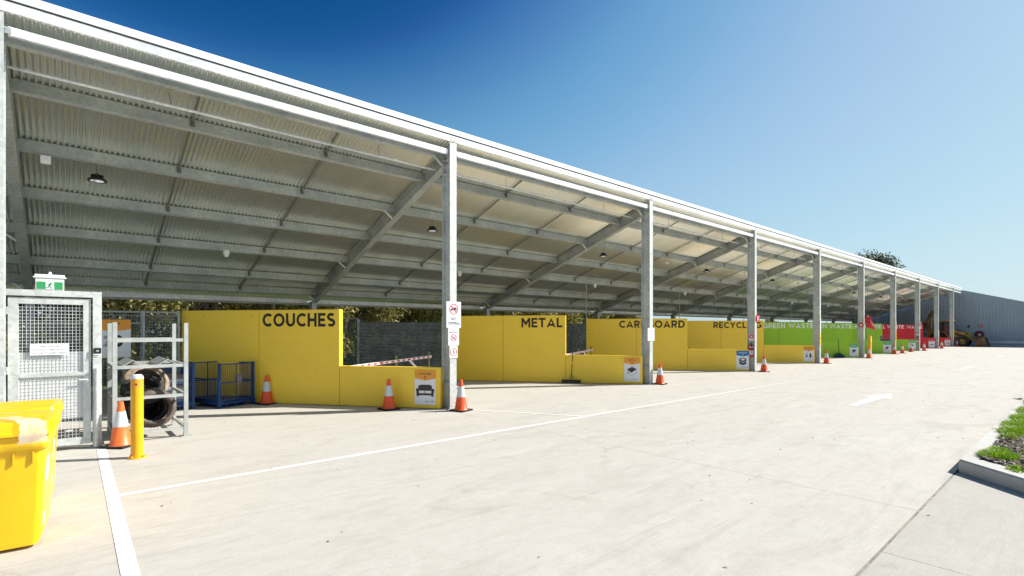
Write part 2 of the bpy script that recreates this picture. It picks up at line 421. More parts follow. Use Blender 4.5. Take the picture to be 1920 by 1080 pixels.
    c = mixc(nd, lk, c, r4.outputs[0], 0.8, 'MULTIPLY')
    # small dark specks
    vo = nd.new("ShaderNodeTexVoronoi"); vo.inputs["Scale"].default_value = 2.2; lk.new(mpp((1, 1, 1)).outputs[0], vo.inputs[0])
    r5 = ramp(nd, (0.45, 0.42, 0.38), (1, 1, 1), 0.012, 0.022); lk.new(vo.outputs["Distance"], r5.inputs[0])
    c = mixc(nd, lk, c, r5.outputs[0], 0.4, 'MULTIPLY')
    # broomed fine lines
    br = noise_n(nd, lk, mpp((3.0, 140, 1), 0.9), 1.0, 3, 0.5)
    r6 = ramp(nd, (0.95, 0.95, 0.95), (1.03, 1.03, 1.03), 0.35, 0.65); lk.new(br.outputs[0], r6.inputs[0])
    c = mixc(nd, lk, c, r6.outputs[0], 0.6*brushed, 'MULTIPLY')
    lk.new(c, bs.inputs["Base Color"])
    bs.inputs["Roughness"].default_value = 0.82
    bs.inputs["Specular IOR Level"].default_value = 0.3
    add = nd.new("ShaderNodeMath"); add.operation = 'ADD'
    lk.new(fine.outputs[0], add.inputs[0]); lk.new(br.outputs[0], add.inputs[1])
    b = nd.new("ShaderNodeBump"); b.inputs["Strength"].default_value = 0.22; b.inputs["Distance"].default_value = 0.004
    lk.new(add.outputs[0], b.inputs["Height"]); lk.new(b.outputs[0], bs.inputs["Normal"])
    return m
M_conc = concrete("worn_concrete_slab", (0.525, 0.503, 0.460), (0.76, 0.755, 0.73), (0.515, 0.488, 0.438))
M_conc2 = concrete("broomed_concrete_driveway", (0.455, 0.44, 0.40), (0.82, 0.82, 0.80), (0.44, 0.42, 0.375), 0.8, 2.2)
M_kerb = concrete("kerb_concrete", (0.56, 0.55, 0.52), (0.8, 0.8, 0.8), (0.52, 0.50, 0.46), 0.7)
M_joint = paint("sealed_joint", (0.20, 0.18, 0.15), 0.9, 0, 0.3, 4, 0.3)
M_gutter_dirt = paint("silted_gutter_joint", (0.30, 0.26, 0.21), 0.95, 0, 0.3, 9, 0.3, 40)

def line_paint():
    m, nt, nd, lk, bs = new_mat("white_line_paint")
    mp = coords(nd, lk)
    n = noise_n(nd, lk, mp, 14, 8, 0.75)
    r = ramp(nd, (0.60, 0.58, 0.54), (0.86, 0.86, 0.85), 0.34, 0.50); lk.new(n.outputs[0], r.inputs[0])
    lk.new(r.outputs[0], bs.inputs["Base Color"]); bs.inputs["Roughness"].default_value = 0.6
    return m
M_line = line_paint()
def worn_line(name, x0, x1):
    """the same paint, scrubbed thinner by traffic further along the yard"""
    m, nt, nd, lk, bs = new_mat(name)
    geo = nd.new("ShaderNodeNewGeometry"); sp = nd.new("ShaderNodeSeparateXYZ"); lk.new(geo.outputs["Position"], sp.inputs[0])
    mr = nd.new("ShaderNodeMapRange"); mr.inputs[1].default_value = x0; mr.inputs[2].default_value = x1; mr.inputs[3].default_value = 0.0; mr.inputs[4].default_value = 0.42
    lk.new(sp.outputs[0], mr.inputs[0])
    n = nd.new("ShaderNodeTexNoise"); n.inputs["Scale"].default_value = 12; n.inputs["Detail"].default_value = 8; n.inputs["Roughness"].default_value = 0.75; lk.new(geo.outputs["Position"], n.inputs[0])
    sb = nd.new("ShaderNodeMath"); sb.operation = 'SUBTRACT'; lk.new(n.outputs[0], sb.inputs[0]); lk.new(mr.outputs[0], sb.inputs[1])
    r = ramp(nd, (0.53, 0.51, 0.465), (0.84, 0.84, 0.83), 0.15, 0.46); lk.new(sb.outputs[0], r.inputs[0])
    lk.new(r.outputs[0], bs.inputs["Base Color"]); bs.inputs["Roughness"].default_value = 0.65
    return m
M_line_long = worn_line("worn_lane_paint", 2.0, 24.0)
M_arrow = worn_line("worn_arrow_paint", -14.0, 30.0)

def roof_mat():
    m, nt, nd, lk, bs = new_mat("corrugated_zinc_roofing")
    mp = coords(nd, lk, (1, 1, 1))
    n = noise_n(nd, lk, mp, 0.7, 5, 0.6)
    r = ramp(nd, (0.76, 0.78, 0.71), (0.90, 0.90, 0.81), 0.3, 0.7); lk.new(n.outputs[0], r.inputs[0])
    n2 = noise_n(nd, lk, coords(nd, lk, (2, 14, 2)), 3, 4, 0.6)
    r2 = ramp(nd, (0.9, 0.9, 0.9), (1, 1, 1), 0.35, 0.6); lk.new(n2.outputs[0], r2.inputs[0])
    lk.new(mixc(nd, lk, r.outputs[0], r2.outputs[0], 0.7, 'MULTIPLY'), bs.inputs["Base Color"])
    bs.inputs["Metallic"].default_value = 0.9; bs.inputs["Roughness"].default_value = 0.27
    return m
M_roof = roof_mat()
M_cladding = paint("blue_grey_wall_cladding", (0.41, 0.47, 0.51), 0.5, 0.15, 0.06, 0.6)
M_fence_sheet = paint("charcoal_corrugated_steel", (0.25, 0.26, 0.25), 0.25, 0.4, 0.2, 2)

def leaf_mat(name, a, b):
    m, nt, nd, lk, bs = new_mat(name)
    oi = nd.new("ShaderNodeObjectInfo")
    geo = nd.new("ShaderNodeNewGeometry")
    r = ramp(nd, a, b); lk.new(geo.outputs["Random Per Island"], r.inputs[0])
    hs = nd.new("ShaderNodeHueSaturation"); mr = nd.new("ShaderNodeMapRange")
    mr.inputs[3].default_value = 0.8; mr.inputs[4].default_value = 1.2
    lk.new(oi.outputs["Random"], mr.inputs[0]); lk.new(mr.outputs[0], hs.inputs["Value"]); lk.new(r.outputs[0], hs.inputs["Color"])
    lk.new(hs.outputs[0], bs.inputs["Base Color"]); bs.inputs["Roughness"].default_value = 0.55
    tr = nd.new("ShaderNodeBsdfTranslucent"); lk.new(hs.outputs[0], tr.inputs[0])
    mx = nd.new("ShaderNodeMixShader"); mx.inputs[0].default_value = 0.3
    lk.new(bs.outputs[0], mx.inputs[1]); lk.new(tr.outputs[0], mx.inputs[2])
    lk.new(mx.outputs[0], nd["Material Output"].inputs[0])
    return m
M_leaf = leaf_mat("eucalypt_leaves", (0.15, 0.16, 0.045), (0.55, 0.46, 0.15))
M_leaf_dark = leaf_mat("dark_tree_leaves", (0.025, 0.04, 0.012), (0.07, 0.085, 0.03))
M_grass = leaf_mat("grass_blades", (0.11, 0.24, 0.012), (0.36, 0.52, 0.04))
M_bark = paint("pale_bark", (0.20, 0.17, 0.13), 0.85, 0, 0.35, 5, 0.6, 20)
M_bark_dark = paint("dark_bark", (0.10, 0.08, 0.06), 0.9, 0, 0.35, 5, 0.6, 20)
M_lawn = paint("rough_lawn", (0.07, 0.12, 0.025), 0.9, 0, 0.4, 1.2, 0.5, 10)
M_mulch = paint("bark_mulch", (0.09, 0.06, 0.045), 0.95, 0, 0.45, 25, 1.0, 40)

def glass_mat(name, col, rough=0.08):
    m, nt, nd, lk, bs = new_mat(name)
    bs.inputs["Base Color"].default_value = (*col, 1); bs.inputs["Roughness"].default_value = rough
    bs.inputs["Specular IOR Level"].default_value = 0.8
    return m
M_cab_glass = glass_mat("tinted_cab_glass", (0.03, 0.06, 0.07))
M_wrap, _nt, _nd, _lk, _bs = new_mat("clear_plastic_wrap")
_bs.inputs["Base Color"].default_value = (0.98, 0.98, 1.0, 1); _bs.inputs["Roughness"].default_value = 0.12; _bs.inputs["Alpha"].default_value = 0.40; _bs.inputs["Specular IOR Level"].default_value = 1.0

# =================================================================== ground and paving
XC = lambda i: -0.667 if i == 0 else (-8.02 if i < 0 else 6.193 + 7.357*(i-1))   # column centres
bm = MB(); bm.box(-160, 420, -200, 300, -0.6, -0.16)
tag(bm.build("ground", M_lawn), kind="structure")

def slab_field(root, ts, ns, mat, gap=0.006, depth=0.06):
    for a in range(len(ts)-1):
        for b in range(len(ns)-1):
            s = MB(); s.box(ts[a]+gap/2, ts[a+1]-gap/2, ns[b]+gap/2, ns[b+1]-gap/2, -depth, 0.0)
            s.build("slab", mat, root)
b0 = MB(); b0.box(-40, 72, 1.084, 18.4, -0.158, -0.012)
pave = tag(b0.build("concrete_pavement", M_joint), kind="structure")
slab_field(pave, [-40, -23.5, -16.0, -8.5, -1.3, 6.0, 13.2, 20.35, 35.1, 49.8, 64.5, 72], [1.084, 5.12, 9.05, 13.6, 18.4], M_conc)
b1 = MB(); b1.box(-40, 7.93, -30, 1.068, -0.158, -0.014)
drive = tag(b1.build("driveway", M_joint), kind="structure")
slab_field(drive, [-40, -20, -10, -2.5, 4.69, 7.93], [-30, -12, -5.5, 1.068], M_conc2)
b1 = MB(); b1.box(7.93, 72, -30, -4.0, -0.158, -0.014)
r2_ = tag(b1.build("road", M_joint), kind="structure")
slab_field(r2_, [7.93, 20, 35, 50, 72], [-30, -12, -4.0], M_conc2)
g = MB()
# silted joint between the two pours, a strip that wanders a little
pts = [(-40 + i*0.8, 0) for i in range(61)]
vv = []; ff = []
for i in range(151):
    x = -30 + i*0.254
    if x > 7.95: break
    w0 = 0.006*noise.noise(Vector((x*3, 0, 0))); w1 = 0.008*noise.noise(Vector((x*3, 9, 0)))
    vv += [(x, 1.0683+abs(w0)*.2, -0.004), (x, 1.0835-abs(w1)*.3, -0.004)]
for i in range(len(vv)//2-1): ff.append((2*i, 2*i+2, 2*i+3, 2*i+1))
tag(put("gutter", raw_mesh("gutter", vv, ff, M_gutter_dirt)), kind="structure")

# =================================================================== painted lines and arrows
def quad_strip(name, p, q, w, z=0.0038, mat=None):
    p = Vector((*p, 0)); q = Vector((*q, 0)); d = (q-p).normalized(); s = Vector((-d.y, d.x, 0))*w/2
    nseg = max(1, int((q-p).length/2.0)); vv = []; ff = []
    for i in range(nseg+1):
        c = p.lerp(q, i/nseg); vv += [tuple(c-s)[:2]+(z,), tuple(c+s)[:2]+(z,)]
    for i in range(nseg): ff.append((2*i, 2*i+2, 2*i+3, 2*i+1))
    return put(name, raw_mesh(name, vv, ff, mat or M_line))
tag(quad_strip("road_marking", (0.31, 1.2), (0.38, 9.30), 0.105), "wide white line running out from the mesh gate", "line marking", kind="thing")
tag(quad_strip("lane_marking", (0.40, 6.56), (63.5, 6.2), 0.085, 0.0032, M_line_long), "long thin white line running the length of the yard in front of the shed", "line marking", kind="thing")
tag(quad_strip("bay_marking", (6.33, 8.77), (7.58, 6.56), 0.06, 0.0045), "short white line slanting from the NO TIPPING post to the long line", "line marking", kind="thing")
def arrow(t, n, L, label, z=0.004):
    pts = [(0, 0.08), (1.95, 0.14), (1.95, 0.32), (3.4, 0), (1.95, -0.32), (1.95, -0.14), (0, -0.08)]
    me = raw_mesh("arrow_marking", [(x*L/3.4, y, 0) for x, y in pts], [tuple(range(7))[::-1]], M_arrow)
    o = put("arrow_marking", me, None, (t, n, z)); tag(o, label, "road arrow", "painted arrows on the concrete")
arrow(13.1, 3.53, 3.4, "nearest painted white arrow on the concrete, pointing along the shed")
arrow(28.0, 3.66, 3.6, "middle faded white arrow further along the concrete")
arrow(42.6, 3.85, 3.6, "farthest faint white arrow near the end of the yard")

# =================================================================== garden bed with kerb
bed = thing("garden_bed", "kerbed garden bed with mulch and bright green grass tufts at right", "garden bed", (8.02, 1.06, 0))
outer = [(0, 0), (34, 0.0), (34, -4.9), (-2.9, -3.1)]
inner = [(0.205, -0.196), (33.8, -0.196), (33.8, -4.7), (-2.30, -2.90)]
def kerb_piece(A, B, C, D, name="kerb"):
    m = MB(); b_ = m.bm; h = 0.148; ch = 0.02
    A, B, C, D = [Vector((*p, 0)) for p in (A, B, C, D)]
    up = Vector((0, 0, 1)); lo = Vector((0, 0, -0.1))
    insA = A + (D-A).normalized()*ch; insB = B + (C-B).normalized()*ch
    prof0 = [A+lo, A+up*(h-ch), insA+up*h, D+up*h, D+lo]; prof1 = [B+lo, B+up*(h-ch), insB+up*h, C+up*h, C+lo]
    a = [b_.verts.new(p) for p in prof0]; c = [b_.verts.new(p) for p in prof1]
    for i in range(5): b_.faces.new([a[i], a[(i+1) % 5], c[(i+1) % 5], c[i]])
    b_.faces.new(a); b_.faces.new(c[::-1])
    m.build(name, M_kerb, bed)
nx = 12
for k in range(nx):
    f0, f1 = k/nx, (k+1)/nx; e = 0.0008
    P = lambda u, A, B: (A[0]+(B[0]-A[0])*u, A[1]+(B[1]-A[1])*u)
    kerb_piece(P(f0+e if k else 0, outer[0], outer[1]), P(f1-e, outer[0], outer[1]), P(f1-e, inner[0], inner[1]), P(f0+e if k else 0, inner[0], inner[1]))
for k in range(2):
    f0, f1 = k/2, (k+1)/2
    kerb_piece(P(f0 + (0.001 if k else 0.0005), outer[0], outer[3]), P(f1, outer[0], outer[3]), P(f1, inner[0], inner[3]), P(f0+(0.001 if k else 0.0005), inner[0], inner[3]))
# soil with uneven top
vv = []; ff = []; NX, NY = 90, 24
for i in range(NX+1):
    for j in range(NY+1):
        u = (i/NX)**1.6; v = j/NY
        a = Vector((*P(u, inner[0], inner[1]), 0)); b_ = Vector((*P(u, inner[3], inner[2]), 0))
        p = a.lerp(b_, v); edge = min(v, 1-v, u*8)*20
        z = 0.115 + min(1, max(0, edge))*0.06*(noise.noise(p*1.7)+0.5) + 0.018*noise.noise(p*14)
        vv.append((p.x, p.y, z))
for i in range(NX):
    for j in range(NY):
        q = i*(NY+1)+j; ff.append((q, q+1, q+NY+2, q+NY+1))
put("soil", raw_mesh("soil", vv, ff, M_mulch, True), bed)
# bark chips
def chips(n):
    vv = []; ff = []
    for k in range(n):
        u = random.random()**2.2*0.35; v = random.random()**1.5*0.7
        a = Vector((*P(u, inner[0], inner[1]), 0)); b_ = Vector((*P(u, inner[3], inner[2]), 0)); p = a.lerp(b_, v)
        p.z = 0.135 + random.random()*0.035 + 0.03*noise.noise(p*1.7)
        L = random.uniform(0.012, 0.035); W = L*random.uniform(0.2, 0.5)
        R = Matrix.Rotation(random.uniform(0, 6.28), 3, 'Z') @ Matrix.Rotation(random.uniform(-.6, .6), 3, 'X') @ Matrix.Rotation(random.uniform(-.5, .5), 3, 'Y')
        q = len(vv)
        for x, y, z in ((-L, -W, 0), (L, -W, 0), (L, W, 0), (-L, W, 0), (0, 0, W)):
            vv.append(p + R @ Vector((x, y, z)))
        ff += [(q, q+1, q+4), (q+1, q+2, q+4), (q+2, q+3, q+4), (q+3, q, q+4)]
    return vv, ff
M_chip = leaf_mat("bark_chips", (0.05, 0.03, 0.02), (0.34, 0.26, 0.20))
cv, cf = chips(9000)
tag(put("bark_chips", raw_mesh("bark_chips", cv, cf, M_chip), bed), kind="stuff")
def tuft_patch(cx, cy, rx, ry, n, h):
    vv = []; ff = []
    for k in range(n):
        a = random.uniform(0, 6.283); r = math.sqrt(random.random())
        x = cx + rx*r*math.cos(a); y = cy + ry*r*math.sin(a)
        z = 0.125; hh = h*random.uniform(0.45, 1.1)*(1.1-0.55*r)
        lean = Vector((math.cos(a), math.sin(a), 0))*random.uniform(0.1, 1.0)*hh*(0.4+r*0.6) + Vector((random.uniform(-.3, .3), random.uniform(-.3, .3), 0))*hh
        w = random.uniform(0.003, 0.006); s = Vector((-math.sin(a+k), math.cos(a+k), 0))*w
        p = Vector((x, y, z)); q = len(vv)
        m = p + lean*0.35 + Vector((0, 0, hh*0.65)); t = p + lean + Vector((0, 0, hh*random.uniform(0.7, 1.0)))
        vv += [p-s, p+s, m+s*0.8, m-s*0.8, t]; ff += [(q, q+1, q+2, q+3), (q+3, q+2, q+4)]
    return vv, ff
gv = []; gf = []
for (cx, cy, rx, ry, n, h) in [(0.50, -0.30, 0.26, 0.17, 3000, 0.13), (0.95, -0.26, 0.2, 0.10, 700, 0.10), (2.1, -0.28, 0.25, 0.12, 900, 0.12), (-0.10, -0.52, 0.18, 0.10, 420, 0.09), (-0.45, -0.92, 0.2, 0.12, 500, 0.1), (1.25, -0.55, 0.35, 0.2, 330, 0.07), (1.9, -0.85, 0.3, 0.2, 260, 0.07),
        (2.75, -0.34, 0.42, 0.24, 3200, 0.14), (3.5, -0.36, 0.5, 0.28, 3200, 0.15), (4.5, -0.42, 0.6, 0.32, 3300, 0.16), (5.7, -0.45, 0.7, 0.35, 3000, 0.17), (7.3, -0.5, 0.9, 0.4, 2500, 0.18), (9.5, -0.6, 1.4, 0.5, 2500, 0.2),
        (3.2, -1.3, 0.9, 0.5, 2500, 0.12), (1.4, -1.9, 0.7, 0.5, 1200, 0.12), (-1.2, -2.3, 0.4, 0.35, 900, 0.12), (14, -1.2, 3, 0.9, 3000, 0.2), (20, -1.2, 4, 0.9, 3000, 0.2)]:
    v_, f_ = tuft_patch(cx, cy, rx, ry, n, h); o_ = len(gv); gv += v_; gf += [tuple(i+o_ for i in f) for f in f_]
tag(put("grass", raw_mesh("grass", gv, gf, M_grass), bed), kind="stuff")

def leaf_cloud(lobes, n, size, mat_name, droop=0.4):
    """small leaf quads spread through lobes [(center, radii)], denser towards their skins"""
    tot = sum(r[0]*r[1]*r[2] for _, r in lobes); V = []; F = []
    for c, r in lobes:
        k = max(8, int(n*r[0]*r[1]*r[2]/tot))
        d = rng.normal(size=(k, 3)); d /= np.linalg.norm(d, axis=1)[:, None]
        rad = rng.random(k)**0.45
        wob = 1 + 0.25*np.sin(d[:, 0]*7+c[0])*np.cos(d[:, 1]*6+c[1])*np.sin(d[:, 2]*5)
        P_ = np.array(c) + d*np.array(r)*(rad*wob)[:, None]
        a = rng.normal(size=(k, 3)); a[:, 2] -= droop; a /= np.linalg.norm(a, axis=1)[:, None]
        b = np.cross(a, rng.normal(size=(k, 3))); b /= np.linalg.norm(b, axis=1)[:, None]
        s = size*rng.uniform(0.6, 1.4, size=(k, 1))
        q = np.stack([P_, P_+a*s*0.5+b*s*0.22, P_+a*s, P_+a*s*0.5-b*s*0.22], 1).reshape(-1, 3)
        base = sum(len(x) for x in V); V.append(q)
        F.append((np.arange(k)*4)[:, None] + np.arange(4)[None, :] + base)
    V = np.concatenate(V); F = np.concatenate(F)
    me = bpy.data.meshes.new("crown")
    me.vertices.add(len(V)); me.vertices.foreach_set("co", V.ravel())
    me.loops.add(F.size); me.loops.foreach_set("vertex_index", F.ravel().astype(np.int32))
    me.polygons.add(len(F)); me.polygons.foreach_set("loop_start", (np.arange(len(F))*4).astype(np.int32))
    me.polygons.foreach_set("loop_total", np.full(len(F), 4, dtype=np.int32))
    me.update(calc_edges=True); me.validate(); return me
sh = thing("shrub", "small leafy shrub beside the kerb at the right edge of the photo", "shrub", (17.9, 0.88, 0.1))
me = leaf_cloud([((0, 0, 0.22), (0.22, 0.2, 0.2)), ((0.2, -0.1, 0.3), (0.2, 0.2, 0.2))], 600, 0.07, "x"); me.materials.append(leaf_mat("shrub_leaves", (0.05, 0.11, 0.015), (0.22, 0.26, 0.05)))
put("foliage", me, sh)
st = MB(); st.cyl((0, 0, 0), (0.02, 0, 0.25), 0.012, 0.006, 6); st.cyl((0, 0, 0), (0.15, -0.08, 0.28), 0.01, 0.005, 6); st.build("stem", M_bark_dark, sh)
# small litter blown over the concrete
lv = []; lf = []
for k in range(240):
    t_ = random.uniform(-3, 26); n_ = random.uniform(-1.5, 12)
    if 7.4 < t_ and n_ < 1.3: continue
    L = random.uniform(0.006, 0.02); a = random.uniform(0, 6.28); q = len(lv); c, s = math.cos(a), math.sin(a)
    for x, y, z in ((-L, 0, 0.003), (0, -L*.35, 0.004), (L, 0, 0.008), (0, L*.35, 0.012)): lv.append((t_+x*c-y*s, n_+x*s+y*c, z))
    lf.append((q, q+1, q+2, q+3))
tag(put("leaf_litter", raw_mesh("leaf_litter", lv, lf, M_bark_dark)), kind="stuff")

# =================================================================== the long open shed
KS = 0.343
roof_z = lambda n: 5.57 - KS*(n-9.3)
SL = math.atan(KS)
shed = thing("open_shed", "long open-fronted steel shed with corrugated roof sloping down to the back, on galvanised columns", "shed", (0, 8.963, 0))
def SP(o):                                   # parent while keeping world placement
    o.parent = shed; o.location = Vector(o.location) - shed.location; return o
NCOL = list(range(-1, 10))
T0, T1 = -8.1, 69.65

def ibeam(L, w, d, tf=0.014, tw=0.010):
    """I section along local z, flanges at y=0 and y=d, centred on x"""
    m = MB(); m.box(-w/2, w/2, 0, tf, 0, L); m.box(-w/2, w/2, d-tf, d, 0, L); m.box(-tw/2, tw/2, tf, d-tf, 0, L); return m
m = ibeam(5.655, 0.168, 0.30)
for s in (-1, 1):
    m.box(*( (-0.080, -0.0052) if s < 0 else (0.0052, 0.080)), 0.0142, 0.2858, 0.548, 0.560)
    m.box(*( (-0.080, -0.0052) if s < 0 else (0.0052, 0.080)), 0.0142, 0.2858, 5.30, 5.312)
    m.box(*( (-0.080, -0.0052) if s < 0 else (0.0052, 0.080)), 0.0142, 0.2858, 5.02, 5.032)
me_col = m.mesh("column", M_galv)
m = MB(); m.box(-0.15, 0.15, -0.04, 0.34, 0.0, 0.018); m.cyl((-.11, 0.0, .018), (-.11, 0.0, .05), .012, n=6)
for x in (-.11, .11):
    for y in (-.02, .32): m.cyl((x, y, .018), (x, y, .045), .012, n=6)
me_base = m.mesh("base_plate", M_galv_dull)
m = MB()
for s in (-1, 1):
    m.box(s*0.079-0.004, s*0.079+0.004, 0.0145, 0.2855, 0.02, 0.546)
me_infill = m.mesh("protection_plate", M_galv_dull)
m = ibeam(2.62, 0.165, 0.25); me_bcol = m.mesh("rear_column", M_galv_dull)
# rafter, built in a frame whose y runs down the slope
Lr = (17.25-9.275)/math.cos(SL)
m = MB(); w, d = 0.165, 0.315
m.box(-w/2, w/2, 0, Lr, -0.012, 0); m.box(-w/2, w/2, 0, Lr, -d, -d+0.013); m.box(-.005, .005, 0, Lr, -d+0.013, -0.012)
me_raft = m.mesh("rafter", M_frame)
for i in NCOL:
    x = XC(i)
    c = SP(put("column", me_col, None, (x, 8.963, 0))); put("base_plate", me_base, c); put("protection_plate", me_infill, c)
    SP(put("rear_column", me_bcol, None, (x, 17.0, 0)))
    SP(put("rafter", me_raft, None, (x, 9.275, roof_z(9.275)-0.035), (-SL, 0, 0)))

# roof sheets, custom orb profile
sheet_w = 0.762; amp = 0.0115; NS = 8
y0, y1 = 8.985, 17.75; L = (y1-y0)/math.cos(SL)
vv = []; ff = []; n_x = 10*NS
for i in range(n_x+1):
    x = i*sheet_w/n_x; z = amp*(1-math.cos(2*math.pi*i/NS)) + 0.002
    vv += [(x, 0, z), (x, L, z)]
for i in range(n_x): ff.append((2*i, 2*i+2, 2*i+3, 2*i+1))
me_sheet = raw_mesh("roof_sheet", vv, ff, M_roof, True)
k = 0; x = T0
while x < T1-0.1:
    SP(put("roof_sheet", me_sheet, None, (x, y0, roof_z(y0) + (0.0012 if k % 2 else 0)), (-SL, 0, 0)))
    x += sheet_w; k += 1

# purlins and bridging
NP = [9.27, 10.14, 11.51, 12.93, 14.33, 15.77, 16.78]
def purlin_mesh(Lp):
    m = MB(); h = 0.2; t = 0.004
    m.box(0, Lp, 0, t, -h, 0); m.box(0, Lp, t, 0.075, -t, 0); m.box(0, Lp, t, 0.075, -h, -h+t); m.box(0, Lp, 0.075-t, 0.075, -h+t, -h+0.022)
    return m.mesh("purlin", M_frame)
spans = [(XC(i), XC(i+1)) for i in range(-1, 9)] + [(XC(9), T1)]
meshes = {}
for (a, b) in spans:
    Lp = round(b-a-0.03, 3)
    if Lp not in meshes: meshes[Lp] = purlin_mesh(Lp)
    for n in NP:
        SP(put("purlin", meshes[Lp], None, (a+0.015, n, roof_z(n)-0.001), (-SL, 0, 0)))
def seg_mesh(name, Ls, mat, prof=(0.045, 0.03)):
    m = MB(); m.box(-prof[0]/2, prof[0]/2, 0, Ls, -prof[1], 0); return m.mesh(name, mat)
brs = {}
m = MB(); m.box(-0.035, 0.035, -0.012, -0.002, -0.15, -0.03); m.box(-0.02, 0.02, -0.035, -0.012, -0.12, -0.06); me_cleat = m.mesh("cleat", M_bridge)
for (a, b) in spans:
    for f in ((1/3, 2/3) if b-a > 5 else (0.5,)):
        x = a+(b-a)*f
        for p in range(len(NP)-1):
            Ls = round((NP[p+1]-NP[p]-0.09)/math.cos(SL), 3)
            if Ls not in brs: brs[Ls] = seg_mesh("bridging_bar", Ls, M_bridge, (0.032, 0.024))
            SP(put("bridging_bar", brs[Ls], None, (x, NP[p]+0.082, roof_z(NP[p]+0.082)-0.045), (-SL, 0, 0)))
            SP(put("cleat", me_cleat, None, (x, NP[p+1], roof_z(NP[p+1])), (-SL, 0, 0)))
# fly braces
m = MB(); m.beam((-0.52, 0, 0.17), (-0.085, 0, -0.155), 0.045, 0.005); m.beam((-0.52, 0.02, 0.17), (-0.085, 0.02, -0.155), 0.005, 0.04); me_fly = m.mesh("fly_brace", M_galv)
for i in NCOL:
    for n in (9.27, 11.51, 14.33, 16.78):
        SP(put("fly_brace", me_fly, None, (XC(i), n-0.03, roof_z(n)-0.2)))
# end cleats bolted to the rafters
m = MB(); m.box(-0.11, -0.012, -0.006, -0.001, -0.21, -0.01); m.cyl((-.05, -.02, -.06), (-.05, -.001, -.06), .013, n=6); m.cyl((-.05, -.02, -.15), (-.05, -.001, -.15), .013, n=6)
me_ec = m.mesh("end_cleat", M_galv_dull)
for i in NCOL[1:]:
    for n in NP[1:]: SP(put("end_cleat", me_ec, None, (XC(i), n, roof_z(n)), (-SL, 0, 0)))

# header strip between the columns, fascia channel and white capping along the front edge
for (a, b) in spans:
    e = 0.30 if a == XC(0) else 0.14
    m = MB(); m.box(a+0.12, b-0.12, 9.0, 9.008, 5.405, 5.515); m.box(a+0.12, b-0.12, 9.008, 9.06, 5.405, 5.411); m.box(a+0.12, b-0.12, 9.008, 9.06, 5.509, 5.515)
    SP(m.build("header_strip", M_bright))
    for xx in (a+0.006, b-0.15):
        m = MB(); m.box(xx, xx+0.144, 8.990, 8.998, 5.42, 5.50)
        for z in (5.445, 5.475):
            for q in (0.05, 0.09): m.cyl((xx+q, 8.978, z), (xx+q, 8.990, z), 0.010, n=6)
        SP(m.build("header_bracket", M_galv_dull))
    m = MB(); m.box(a+0.004, b-0.004, 8.966, 8.972, 5.682, 5.812); m.box(a+0.004, b-0.004, 8.972, 9.03, 5.682, 5.688); m.box(a+0.004, b-0.004, 8.972, 9.02, 5.806, 5.812)
    SP(m.build("fascia_channel", M_bright))
    m = MB(); m.box(a-0.06, a+0.06, 8.960, 8.9655, 5.70, 5.795)
    for dx in (-.035, .035):
        for z in (5.72, 5.775): m.cyl((a+dx, 8.952, z), (a+dx, 8.960, z), .008, n=6)
    SP(m.build("splice_plate", M_galv))
x = T0
while x < T1-0.5:
    L2 = min(6.0, T1-x)
    m = MB(); P2 = [(8.946, 5.832), (8.946, 5.925), (8.97, 5.950), (9.12, 5.935), (9.12, 5.915), (8.975, 5.928), (8.956, 5.915), (8.956, 5.842), (8.962, 5.842), (8.962, 5.832)]
    A = [m.bm.verts.new((x+0.002, p[0], p[1])) for p in P2]; B = [m.bm.verts.new((x+L2-0.002, p[0], p[1])) for p in P2]
    for i in range(len(P2)): m.bm.faces.new([A[i], A[(i+1) % len(P2)], B[(i+1) % len(P2)], B[i]])
    m.bm.faces.new(A[::-1]); m.bm.faces.new(B)
    SP(m.build("capping", M_white_metal)); x += L2
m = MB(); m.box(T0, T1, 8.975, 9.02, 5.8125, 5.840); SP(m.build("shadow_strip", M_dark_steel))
# rear edge channel and gutter
for (a, b) in spans:
    m = MB(); m.box(a+0.09, b-0.09, 17.44, 17.448, 2.575, 2.70); m.box(a+0.09, b-0.09, 17.448, 17.52, 2.575, 2.583); m.box(a+0.09, b-0.09, 17.448, 17.52, 2.69, 2.70)
    SP(m.build("rear_channel", M_bright))
m = MB(); m.box(T0, T1, 17.80, 17.81, 2.53, 2.66); m.box(T0, T1, 17.81, 17.93, 2.53, 2.54); m.box(T0, T1, 17.93, 17.94, 2.53, 2.68); SP(m.build("rear_gutter", M_galv_dull))
# long conduit with its hangers
m = MB(); m.cyl((T0, 9.63, 5.235), (T1, 9.63, 5.235), 0.022, n=8)
for i in range(0, 56): m.cyl((T0+0.7+i*1.4, 9.63, 5.235), (T0+0.7+i*1.4, 9.63, 5.262), 0.028, n=8)
SP(m.build("conduit", M_bright, smooth=True))
m = MB()
for (a, b) in spans:
    for f in (0.28, 0.80): x = a+(b-a)*f; m.cyl((x, 9.63, 5.25), (x-0.03, 9.63, roof_z(9.63)), 0.005, n=5)
SP(m.build("hanger_wire", M_dark_steel))
# drop poles to the backs of the bay walls
for i in range(3, 10):
    x = 5.99+7.357*(i-1) - 6.5*0.602
    m = MB(); m.cyl((x-0.25, 14.12, 2.0), (x-0.25, 14.12, roof_z(14.12)), 0.018, n=8); SP(m.build("drop_pole", M_galv_dull, smooth=True))

